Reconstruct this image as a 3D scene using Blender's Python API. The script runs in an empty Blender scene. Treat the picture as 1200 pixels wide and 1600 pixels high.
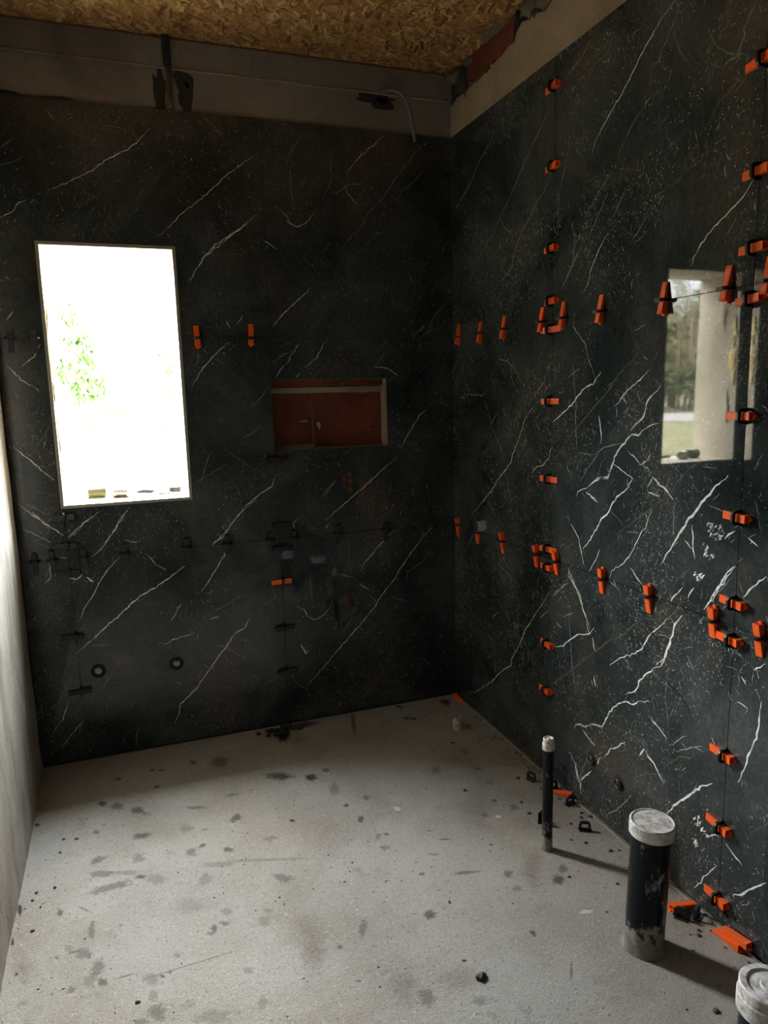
import bpy, math, random
from mathutils import Vector, Matrix, noise

random.seed(7)
C = bpy.context.scene.collection
SC = bpy.context.scene

# ------------------------------------------------------------------ camera
YAW, PITCH, ROLL, EYE = 0.34468, 0.16537, 0.02541, 1.5652
cam_d = bpy.data.cameras.new('camera'); cam = bpy.data.objects.new('camera', cam_d); C.objects.link(cam)
cam_d.sensor_fit = 'VERTICAL'; cam_d.sensor_height = 24.0; cam_d.lens = 24.0 * 1127.72 / 1600.0
cam_d.clip_start = 0.02; cam_d.clip_end = 500
_f = Vector((math.sin(YAW) * math.cos(PITCH), math.cos(YAW) * math.cos(PITCH), -math.sin(PITCH)))
_r = Vector((math.cos(YAW), -math.sin(YAW), 0)); _d = _f.cross(_r)
_r2 = _r * math.cos(ROLL) + _d * math.sin(ROLL); _d2 = -_r * math.sin(ROLL) + _d * math.cos(ROLL)
cam.matrix_world = Matrix(((_r2.x, -_d2.x, -_f.x, 0), (_r2.y, -_d2.y, -_f.y, 0), (_r2.z, -_d2.z, -_f.z, EYE), (0, 0, 0, 1)))
SC.camera = cam

# ------------------------------------------------------------------ sky and exposure
SKY_LOW, SKY_HIGH = 25.0, 168.0
w = bpy.data.worlds.new('overcast_sky'); SC.world = w; w.use_nodes = True
wn, wl = w.node_tree.nodes, w.node_tree.links
wn.clear()
tc = wn.new('ShaderNodeTexCoord'); sep = wn.new('ShaderNodeSeparateXYZ'); wl.new(tc.outputs['Generated'], sep.inputs[0])
mr = wn.new('ShaderNodeMapRange'); mr.interpolation_type = 'SMOOTHSTEP'
for k, v in zip(('From Min', 'From Max', 'To Min', 'To Max'), (0.10, 0.27, SKY_LOW, SKY_HIGH)): mr.inputs[k].default_value = v
wl.new(sep.outputs['Z'], mr.inputs['Value'])
nz = wn.new('ShaderNodeTexNoise'); nz.inputs['Scale'].default_value = 3.0; nz.inputs['Detail'].default_value = 4
wl.new(tc.outputs['Generated'], nz.inputs['Vector'])
cr = wn.new('ShaderNodeValToRGB')
cr.color_ramp.elements[0].position = 0.35; cr.color_ramp.elements[0].color = (0.80, 0.90, 1.0, 1)
cr.color_ramp.elements[1].position = 0.65; cr.color_ramp.elements[1].color = (1.0, 0.99, 0.96, 1)
wl.new(nz.outputs['Fac'], cr.inputs['Fac'])
bg = wn.new('ShaderNodeBackground'); wo = wn.new('ShaderNodeOutputWorld')
wl.new(cr.outputs['Color'], bg.inputs['Color']); wl.new(mr.outputs['Result'], bg.inputs['Strength']); wl.new(bg.outputs[0], wo.inputs[0])
w.cycles.sampling_method = 'AUTOMATIC'
SC.view_settings.view_transform = 'Standard'; SC.view_settings.look = 'None'
SC.view_settings.exposure = -0.18; SC.view_settings.gamma = 1.0; SC.view_settings.use_curve_mapping = False
SC.cycles.max_bounces = 12; SC.cycles.diffuse_bounces = 7; SC.cycles.glossy_bounces = 6

# portal on the window opening: guides the sampling of the sky, gives off no light of its own
pl = bpy.data.lights.new('daylight_portal', 'AREA'); pl.shape = 'RECTANGLE'; pl.size = 0.56; pl.size_y = 1.10
pl.cycles.is_portal = True
po = bpy.data.objects.new('daylight_portal', pl); C.objects.link(po)
po.location = (0.005, 3.56, 1.648); po.rotation_euler = (math.radians(-90), 0, 0)

# ------------------------------------------------------------------ room measures (metres)
XR, YB, XL, YF = 1.528, 3.226, -0.431, -0.80       # tile faces of right and back wall, left plaster, front wall
ZC, ZT, ZA, ZB = 2.973, 2.705, 1.808, 0.910        # ceiling, tile top, the two horizontal seams
SY1, SY2, SX1, SX2 = 2.363, 1.455, -0.250, 0.647   # vertical seams
TH = 0.010                                         # tile thickness
WX0, WX1, WZ0, WZ1 = -0.247, 0.258, 1.132, 2.166   # window opening
NX0, NX1, NZ0, NZ1 = 0.643, 1.189, 1.312, 1.627    # niche

# ------------------------------------------------------------------ materials
def mat(name, col=(0.5, 0.5, 0.5), rough=0.6, metal=0.0, spec=0.5, build=None):
    m = bpy.data.materials.new(name); m.use_nodes = True
    n, l = m.node_tree.nodes, m.node_tree.links
    b = n['Principled BSDF']
    b.inputs['Base Color'].default_value = (*col, 1); b.inputs['Roughness'].default_value = rough
    b.inputs['Metallic'].default_value = metal; b.inputs['Specular IOR Level'].default_value = spec
    if build: build(m, n, l, b)
    return m

def coords(n, l, scale=(1, 1, 1), rot=(0, 0, 0)):
    t = n.new('ShaderNodeTexCoord'); mp = n.new('ShaderNodeMapping')
    mp.inputs['Scale'].default_value = scale; mp.inputs['Rotation'].default_value = rot
    l.new(t.outputs['Object'], mp.inputs[0]); return mp.outputs[0]

def noise_tex(n, l, vec, scale, detail=4, rough=0.55, dist=0.0):
    t = n.new('ShaderNodeTexNoise'); t.inputs['Scale'].default_value = scale; t.inputs['Detail'].default_value = detail
    t.inputs['Roughness'].default_value = rough; t.inputs['Distortion'].default_value = dist
    l.new(vec, t.inputs['Vector']); return t.outputs['Fac']

def ramp(n, l, fac, stops):
    r = n.new('ShaderNodeValToRGB'); e = r.color_ramp.elements
    while len(e) < len(stops): e.new(0.5)
    for q, (p, c) in zip(e, stops): q.position = p; q.color = (*c, 1) if len(c) == 3 else c
    l.new(fac, r.inputs['Fac']); return r.outputs['Color']

def mix(n, l, fac, a, b, mode='MIX'):
    x = n.new('ShaderNodeMix'); x.data_type = 'RGBA'; x.blend_type = mode
    for s, v in ((x.inputs['Factor'], fac), (x.inputs[6], a), (x.inputs[7], b)):
        if hasattr(v, 'is_output') or isinstance(v, bpy.types.NodeSocket): l.new(v, s)
        else: s.default_value = v if not isinstance(v, tuple) else (*v, 1)
    return x.outputs[2]

def bump(n, l, b, h, strength=0.3, dist=0.01):
    u = n.new('ShaderNodeBump'); u.inputs['Strength'].default_value = strength; u.inputs['Distance'].default_value = dist
    l.new(h, u.inputs['Height']); l.new(u.outputs[0], b.inputs['Normal'])

BW = lambda a, b: [(a, (0, 0, 0)), (b, (1, 1, 1))]

def b_tile(m, n, l, b):
    v = coords(n, l)
    c1 = noise_tex(n, l, v, 2.6, 6, 0.62, 0.6)
    base = ramp(n, l, c1, [(0.30, (0.014, 0.021, 0.021)), (0.50, (0.042, 0.051, 0.050)), (0.70, (0.090, 0.096, 0.093))])
    c2 = noise_tex(n, l, v, 1.7, 5, 0.6, 0.8)
    brown = ramp(n, l, c2, BW(0.55, 0.72))
    base = mix(n, l, brown, base, (0.098, 0.080, 0.060))
    v2 = coords(n, l, (3.0, 3.0, 1.0), (0.6, 0.6, 0))
    c3 = noise_tex(n, l, v2, 34, 6, 0.72, 0.5)
    sp = ramp(n, l, c3, BW(0.62, 0.78))
    base = mix(n, l, sp, base, (0.15, 0.155, 0.145))
    c4 = noise_tex(n, l, coords(n, l, (1, 1, 0.7), (0, 0, 0.3)), 95, 7, 0.8, 0.4)
    base = mix(n, l, 0.75, base, ramp(n, l, c4, [(0.34, (0.45, 0.45, 0.45)), (0.52, (0.85, 0.85, 0.85)), (0.70, (1.6, 1.6, 1.6))]), 'MULTIPLY')
    l.new(base, b.inputs['Base Color'])
    h = noise_tex(n, l, v, 3.0, 2, 0.4)
    bump(n, l, b, h, 0.12, 0.004)
def b_vein(col):
    def f(m, n, l, b):
        v = coords(n, l); c = noise_tex(n, l, v, 22, 7, 0.8)
        l.new(ramp(n, l, c, [(0.33, tuple(q * 0.18 for q in col)), (0.50, col)]), b.inputs['Base Color'])
    return f
TILE = mat('black_marble_tile', rough=0.028, spec=0.38, build=b_tile)
V_WHITE = mat('vein_white', rough=0.04, build=b_vein((0.90, 0.92, 0.88)))
V_GREY = mat('vein_grey', rough=0.04, build=b_vein((0.36, 0.37, 0.34)))
V_OLIVE = mat('vein_olive', rough=0.04, build=b_vein((0.125, 0.115, 0.085)))
V_DARK = mat('vein_dark', (0.006, 0.006, 0.006), 0.12)
GAP = mat('tile_adhesive_dark', (0.02, 0.02, 0.02), 0.95)

def b_plaster(c0, c1, c2, sc=1.0, bs=0.5, zs=1.0):
    def f(m, n, l, b):
        v = coords(n, l, (1, 1, zs))
        a = noise_tex(n, l, v, 2.2 * sc, 6, 0.65, 0.5)
        c = ramp(n, l, a, [(0.30, c0), (0.52, c1), (0.75, c2)])
        g = noise_tex(n, l, v, 60 * sc, 4, 0.7)
        c = mix(n, l, ramp(n, l, g, BW(0.62, 0.72)), c, tuple(q * 0.45 for q in c0))
        l.new(c, b.inputs['Base Color'])
        h = noise_tex(n, l, v, 45 * sc, 7, 0.72); bump(n, l, b, h, bs, 0.006)
    return f
PLASTER = mat('cream_plaster', rough=0.92, spec=0.2, build=b_plaster((0.26, 0.215, 0.145), (0.39, 0.335, 0.24), (0.47, 0.41, 0.31)))
BAND = mat('smooth_mortar_band', rough=0.95, spec=0.2, build=b_plaster((0.22, 0.17, 0.11), (0.36, 0.285, 0.195), (0.45, 0.365, 0.26)))
BEAM = mat('concrete_beam', rough=0.95, spec=0.2, build=b_plaster((0.20, 0.18, 0.16), (0.30, 0.275, 0.245), (0.38, 0.35, 0.315)))
RUBBLE = mat('rough_mortar', rough=0.95, spec=0.2, build=b_plaster((0.09, 0.07, 0.05), (0.17, 0.14, 0.10), (0.28, 0.23, 0.17), 2.0, 0.9))
MORTAR_SHADE = mat('dark_mortar_and_hollow_shade', rough=0.9, spec=0.2, build=b_plaster((0.03, 0.027, 0.024), (0.06, 0.054, 0.048), (0.10, 0.09, 0.08)))  # dark mortar, also painted on as the shade inside the beam chases
BRICK = mat('clay_block', rough=0.9, spec=0.2, build=b_plaster((0.10, 0.030, 0.019), (0.18, 0.052, 0.033), (0.25, 0.085, 0.055), 1.6, 0.4))
FOAM = mat('yellow_foam', rough=0.9, spec=0.2, build=b_plaster((0.45, 0.33, 0.12), (0.68, 0.55, 0.25), (0.8, 0.68, 0.38), 3.0, 0.6))

def b_floor(m, n, l, b):
    v = coords(n, l)
    a = noise_tex(n, l, v, 1.6, 6, 0.6, 0.3)
    c = ramp(n, l, a, [(0.26, (0.26, 0.225, 0.18)), (0.42, (0.35, 0.32, 0.275)), (0.56, (0.41, 0.39, 0.35)), (0.74, (0.47, 0.455, 0.42))])
    g = noise_tex(n, l, v, 9, 6, 0.7)
    c = mix(n, l, ramp(n, l, g, BW(0.58, 0.72)), c, (0.29, 0.265, 0.23))
    s = noise_tex(n, l, v, 70, 3, 0.6)
    c = mix(n, l, ramp(n, l, s, BW(0.60, 0.74)), c, (0.17, 0.155, 0.13))
    s2 = noise_tex(n, l, coords(n, l, (1, 1, 1), (0.5, 0.2, 0.9)), 80, 3, 0.6)
    c = mix(n, l, ramp(n, l, s2, BW(0.60, 0.76)), c, (0.52, 0.51, 0.48))
    gr = noise_tex(n, l, coords(n, l, (1, 1, 1), (0.1, 0.7, 0.3)), 210, 5, 0.8)
    c = mix(n, l, 0.8, c, ramp(n, l, gr, [(0.35, (0.66, 0.65, 0.63)), (0.65, (1.25, 1.25, 1.25))]), 'MULTIPLY')
    l.new(c, b.inputs['Base Color'])
    h1 = noise_tex(n, l, v, 130, 8, 0.75); h2 = noise_tex(n, l, v, 14, 5, 0.6)
    ad = n.new('ShaderNodeMath'); ad.operation = 'ADD'; l.new(h1, ad.inputs[0]); l.new(h2, ad.inputs[1])
    bump(n, l, b, ad.outputs[0], 0.9, 0.006)
FLOOR = mat('floor_screed', rough=0.88, spec=0.25, build=b_floor)
def b_stain(col, alpha, rough):
    def f(m, n, l, b):
        b.inputs['Base Color'].default_value = (*col, 1); b.inputs['Roughness'].default_value = rough
        at = n.new('ShaderNodeAttribute'); at.attribute_name = 'fade'
        v = coords(n, l); ns = noise_tex(n, l, v, 75, 7, 0.8)
        s = n.new('ShaderNodeMath'); s.operation = 'MULTIPLY_ADD'; l.new(ns, s.inputs[0]); s.inputs[1].default_value = 2.2; s.inputs[2].default_value = -1.18
        s2 = n.new('ShaderNodeMath'); s2.operation = 'ADD'; l.new(at.outputs['Fac'], s2.inputs[0]); l.new(s.outputs[0], s2.inputs[1])
        mrg = n.new('ShaderNodeMapRange'); mrg.inputs['From Min'].default_value = 0.02; mrg.inputs['From Max'].default_value = 0.50 if alpha > 0.3 else 1.1
        mrg.inputs['To Max'].default_value = alpha; l.new(s2.outputs[0], mrg.inputs['Value'])
        l.new(mrg.outputs[0], b.inputs['Alpha'])
        h1 = noise_tex(n, l, v, 130, 8, 0.75); bump(n, l, b, h1, 0.5, 0.004)
    return f
STAINS_M = [mat('stain_faint_brown', rough=0.9, build=b_stain((0.20, 0.15, 0.11), 0.30, 0.9)),
            mat('stain_light', rough=0.8, build=b_stain((0.27, 0.25, 0.22), 0.42, 0.85)),
            mat('stain_middle', rough=0.75, build=b_stain((0.18, 0.165, 0.14), 0.52, 0.8)),
            mat('stain_dark', rough=0.6, build=b_stain((0.11, 0.10, 0.085), 0.70, 0.7)),
            mat('stain_black', rough=0.6, build=b_stain((0.018, 0.016, 0.014), 0.97, 0.7)),
            mat('stain_white', rough=0.8, build=b_stain((0.60, 0.60, 0.58), 0.85, 0.85))]
CRUMB = mat('mortar_crumb', rough=0.95, build=b_plaster((0.06, 0.055, 0.05), (0.10, 0.09, 0.08), (0.2, 0.19, 0.17), 4))
OSB = [mat('wood_flake_%s' % s, c, 0.75, spec=0.3) for s, c in (('a', (0.36, 0.195, 0.066)), ('b', (0.47, 0.275, 0.10)), ('c', (0.27, 0.135, 0.045)), ('d', (0.62, 0.41, 0.18)), ('e', (0.17, 0.08, 0.027)))]
ORANGE = mat('orange_plastic', (0.95, 0.135, 0.018), 0.38, spec=0.35)
BLACKP = mat('black_plastic', (0.010, 0.010, 0.011), 0.45)
DARKW = mat('dark_grey_plastic', (0.016, 0.018, 0.020), 0.5)
TRIM = mat('dark_bronze_trim', (0.30, 0.28, 0.22), 0.5, metal=0.3)
def b_pipe(m, n, l, b):
    v = coords(n, l); a = noise_tex(n, l, coords(n, l, (1, 1, .35)), 24, 7, 0.78); z = n.new('ShaderNodeSeparateXYZ'); l.new(v, z.inputs[0])
    c = mix(n, l, ramp(n, l, a, BW(0.575, 0.65)), (0.007, 0.008, 0.010), (0.34, 0.34, 0.33))
    lo = n.new('ShaderNodeMath'); lo.operation = 'MULTIPLY_ADD'; l.new(z.outputs['Z'], lo.inputs[0]); lo.inputs[1].default_value = -5.5; lo.inputs[2].default_value = 0.98
    s = n.new('ShaderNodeMath'); s.operation = 'ADD'; l.new(lo.outputs[0], s.inputs[0])
    ns = noise_tex(n, l, v, 22, 5, 0.7); sc = n.new('ShaderNodeMath'); sc.operation = 'MULTIPLY_ADD'; l.new(ns, sc.inputs[0]); sc.inputs[1].default_value = 1.8; sc.inputs[2].default_value = -0.95
    l.new(sc.outputs[0], s.inputs[1])
    c = mix(n, l, ramp(n, l, s.outputs[0], BW(0.44, 0.62)), c, (0.27, 0.25, 0.225))
    l.new(c, b.inputs['Base Color'])
    l.new(ramp(n, l, s.outputs[0], [(0.44, (0.28, 0.28, 0.28)), (0.62, (0.9, 0.9, 0.9))]), b.inputs['Roughness'])
PIPE = mat('black_drain_pipe', rough=0.28, spec=0.16, build=b_pipe)
def b_cap(m, n, l, b):
    v = coords(n, l); a = noise_tex(n, l, v, 26, 8, 0.78, 0.0)
    c = ramp(n, l, a, [(0.35, (0.15, 0.11, 0.08)), (0.44, (0.40, 0.36, 0.31)), (0.52, (0.62, 0.61, 0.58)), (0.62, (0.76, 0.76, 0.74))])
    l.new(c, b.inputs['Base Color'])
CAP = mat('stained_white_plastic', rough=0.5, build=b_cap)
WHITEP = mat('white_plastic', (0.60, 0.60, 0.58), 0.45)
GREYW = mat('dusty_grey_plastic', (0.30, 0.30, 0.285), 0.6)
STEEL = mat('dull_steel', (0.22, 0.215, 0.20), 0.35, metal=0.9)
BLUEP = mat('dark_blue_conduit', (0.022, 0.035, 0.050), 0.5)
GREYP = mat('grey_cable', (0.17, 0.17, 0.17), 0.6)
YEL = mat('yellow_plastic', (0.7, 0.6, 0.02), 0.5); GREENM = mat('olive_tin', (0.07, 0.075, 0.025), 0.5)
PALEW = mat('pale_wood', (0.36, 0.29, 0.20), 0.8)

# ------------------------------------------------------------------ mesh collecting
class MB:
    def __init__(s): s.v = []; s.f = []; s.m = []; s.fade = {}; s.smooth = []
    def add(s, vs, fs, m=0, smooth=False):
        o = len(s.v); s.v += [tuple(p) for p in vs]
        for f in fs: s.f.append(tuple(i + o for i in f)); s.m.append(m); s.smooth.append(smooth)
        return o
    def box(s, x0, x1, y0, y1, z0, z1, m=0, T=None):
        vs = [(x, y, z) for z in (z0, z1) for y in (y0, y1) for x in (x0, x1)]
        if T: vs = [T(p) for p in vs]
        s.add(vs, [(0, 2, 3, 1), (4, 5, 7, 6), (0, 1, 5, 4), (2, 6, 7, 3), (0, 4, 6, 2), (1, 3, 7, 5)], m)
    def tube(s, pts, r, m=0, seg=8, cap=True, smooth=True):
        pts = [Vector(p) for p in pts]; rs = r if isinstance(r, (list, tuple)) else [r] * len(pts)
        up = None; vs = []
        for i, p in enumerate(pts):
            d = (pts[min(i + 1, len(pts) - 1)] - pts[max(i - 1, 0)]).normalized()
            if up is None: up = d.orthogonal().normalized()
            up = (up - d * up.dot(d)).normalized(); q = d.cross(up)
            for k in range(seg):
                a = 2 * math.pi * k / seg; vs.append(p + (up * math.cos(a) + q * math.sin(a)) * rs[i])
        fs = [(i * seg + k, i * seg + (k + 1) % seg, (i + 1) * seg + (k + 1) % seg, (i + 1) * seg + k) for i in range(len(pts) - 1) for k in range(seg)]
        s.add(vs, fs, m, smooth)
        if cap:
            o = len(s.v) - len(vs)
            s.f.append(tuple(o + k for k in reversed(range(seg)))); s.m.append(m); s.smooth.append(False)
            s.f.append(tuple(o + (len(pts) - 1) * seg + k for k in range(seg))); s.m.append(m); s.smooth.append(False)
    def lathe(s, prof, m=0, seg=40, origin=(0, 0, 0), smooth=True):
        cut = [0]
        for i in range(1, len(prof) - 1):
            a = math.atan2(prof[i][1] - prof[i-1][1], prof[i][0] - prof[i-1][0]); b = math.atan2(prof[i+1][1] - prof[i][1], prof[i+1][0] - prof[i][0])
            if abs(a - b) > 0.45: cut.append(i)
        cut.append(len(prof) - 1)
        if len(cut) > 2:
            for i, j in zip(cut, cut[1:]): s.lathe(prof[i:j + 1], m, seg, origin, smooth)
            return
        ox, oy, oz = origin; vs = []
        for r, z in prof:
            for k in range(seg): a = 2 * math.pi * k / seg; vs.append((ox + r * math.cos(a), oy + r * math.sin(a), oz + z))
        fs = [(i * seg + k, i * seg + (k + 1) % seg, (i + 1) * seg + (k + 1) % seg, (i + 1) * seg + k) for i in range(len(prof) - 1) for k in range(seg)]
        s.add(vs, fs, m, smooth)
    def prism(s, poly, axis_pts, m=0):
        """poly: list of 3-D points (one cap), axis_pts: offset vector to the other cap"""
        n = len(poly); o = Vector(axis_pts); vs = [Vector(p) for p in poly] + [Vector(p) + o for p in poly]
        fs = [tuple(reversed(range(n))), tuple(range(n, 2 * n))] + [(i, (i + 1) % n, n + (i + 1) % n, n + i) for i in range(n)]
        s.add(vs, fs, m)
    def build(s, name, mats, parent=None, loc=None, mesh_only=False, bevel=0):
        me = bpy.data.meshes.new(name); me.from_pydata(s.v, [], s.f)
        for q in (mats if isinstance(mats, (list, tuple)) else [mats]): me.materials.append(q)
        me.polygons.foreach_set('material_index', s.m); me.polygons.foreach_set('use_smooth', s.smooth)
        if s.fade:
            at = me.attributes.new('fade', 'FLOAT', 'POINT')
            at.data.foreach_set('value', [s.fade.get(i, 0.0) for i in range(len(s.v))])
        me.update()
        if mesh_only: return me
        o = bpy.data.objects.new(name, me); C.objects.link(o)
        if parent: o.parent = parent
        if loc: o.location = loc
        if bevel:
            bv = o.modifiers.new('bevel', 'BEVEL'); bv.width = bevel; bv.segments = 2; bv.limit_method = 'ANGLE'
        return o

def tag(o, label=None, cat=None, group=None, kind=None):
    if label: o['label'] = label
    if cat: o['category'] = cat
    if group: o['group'] = group
    if kind: o['kind'] = kind
    return o
def empty(name, loc, mtx=None):
    o = bpy.data.objects.new(name, None); C.objects.link(o); o.empty_display_size = 0.05
    if mtx is not None: o.matrix_world = Matrix.Translation(Vector(loc)) @ mtx.to_4x4()
    else: o.location = loc
    return o
def struct(o, label=None, cat='wall'):
    o['kind'] = 'structure'
    if label: o['label'] = label; o['category'] = cat
    return o

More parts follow.
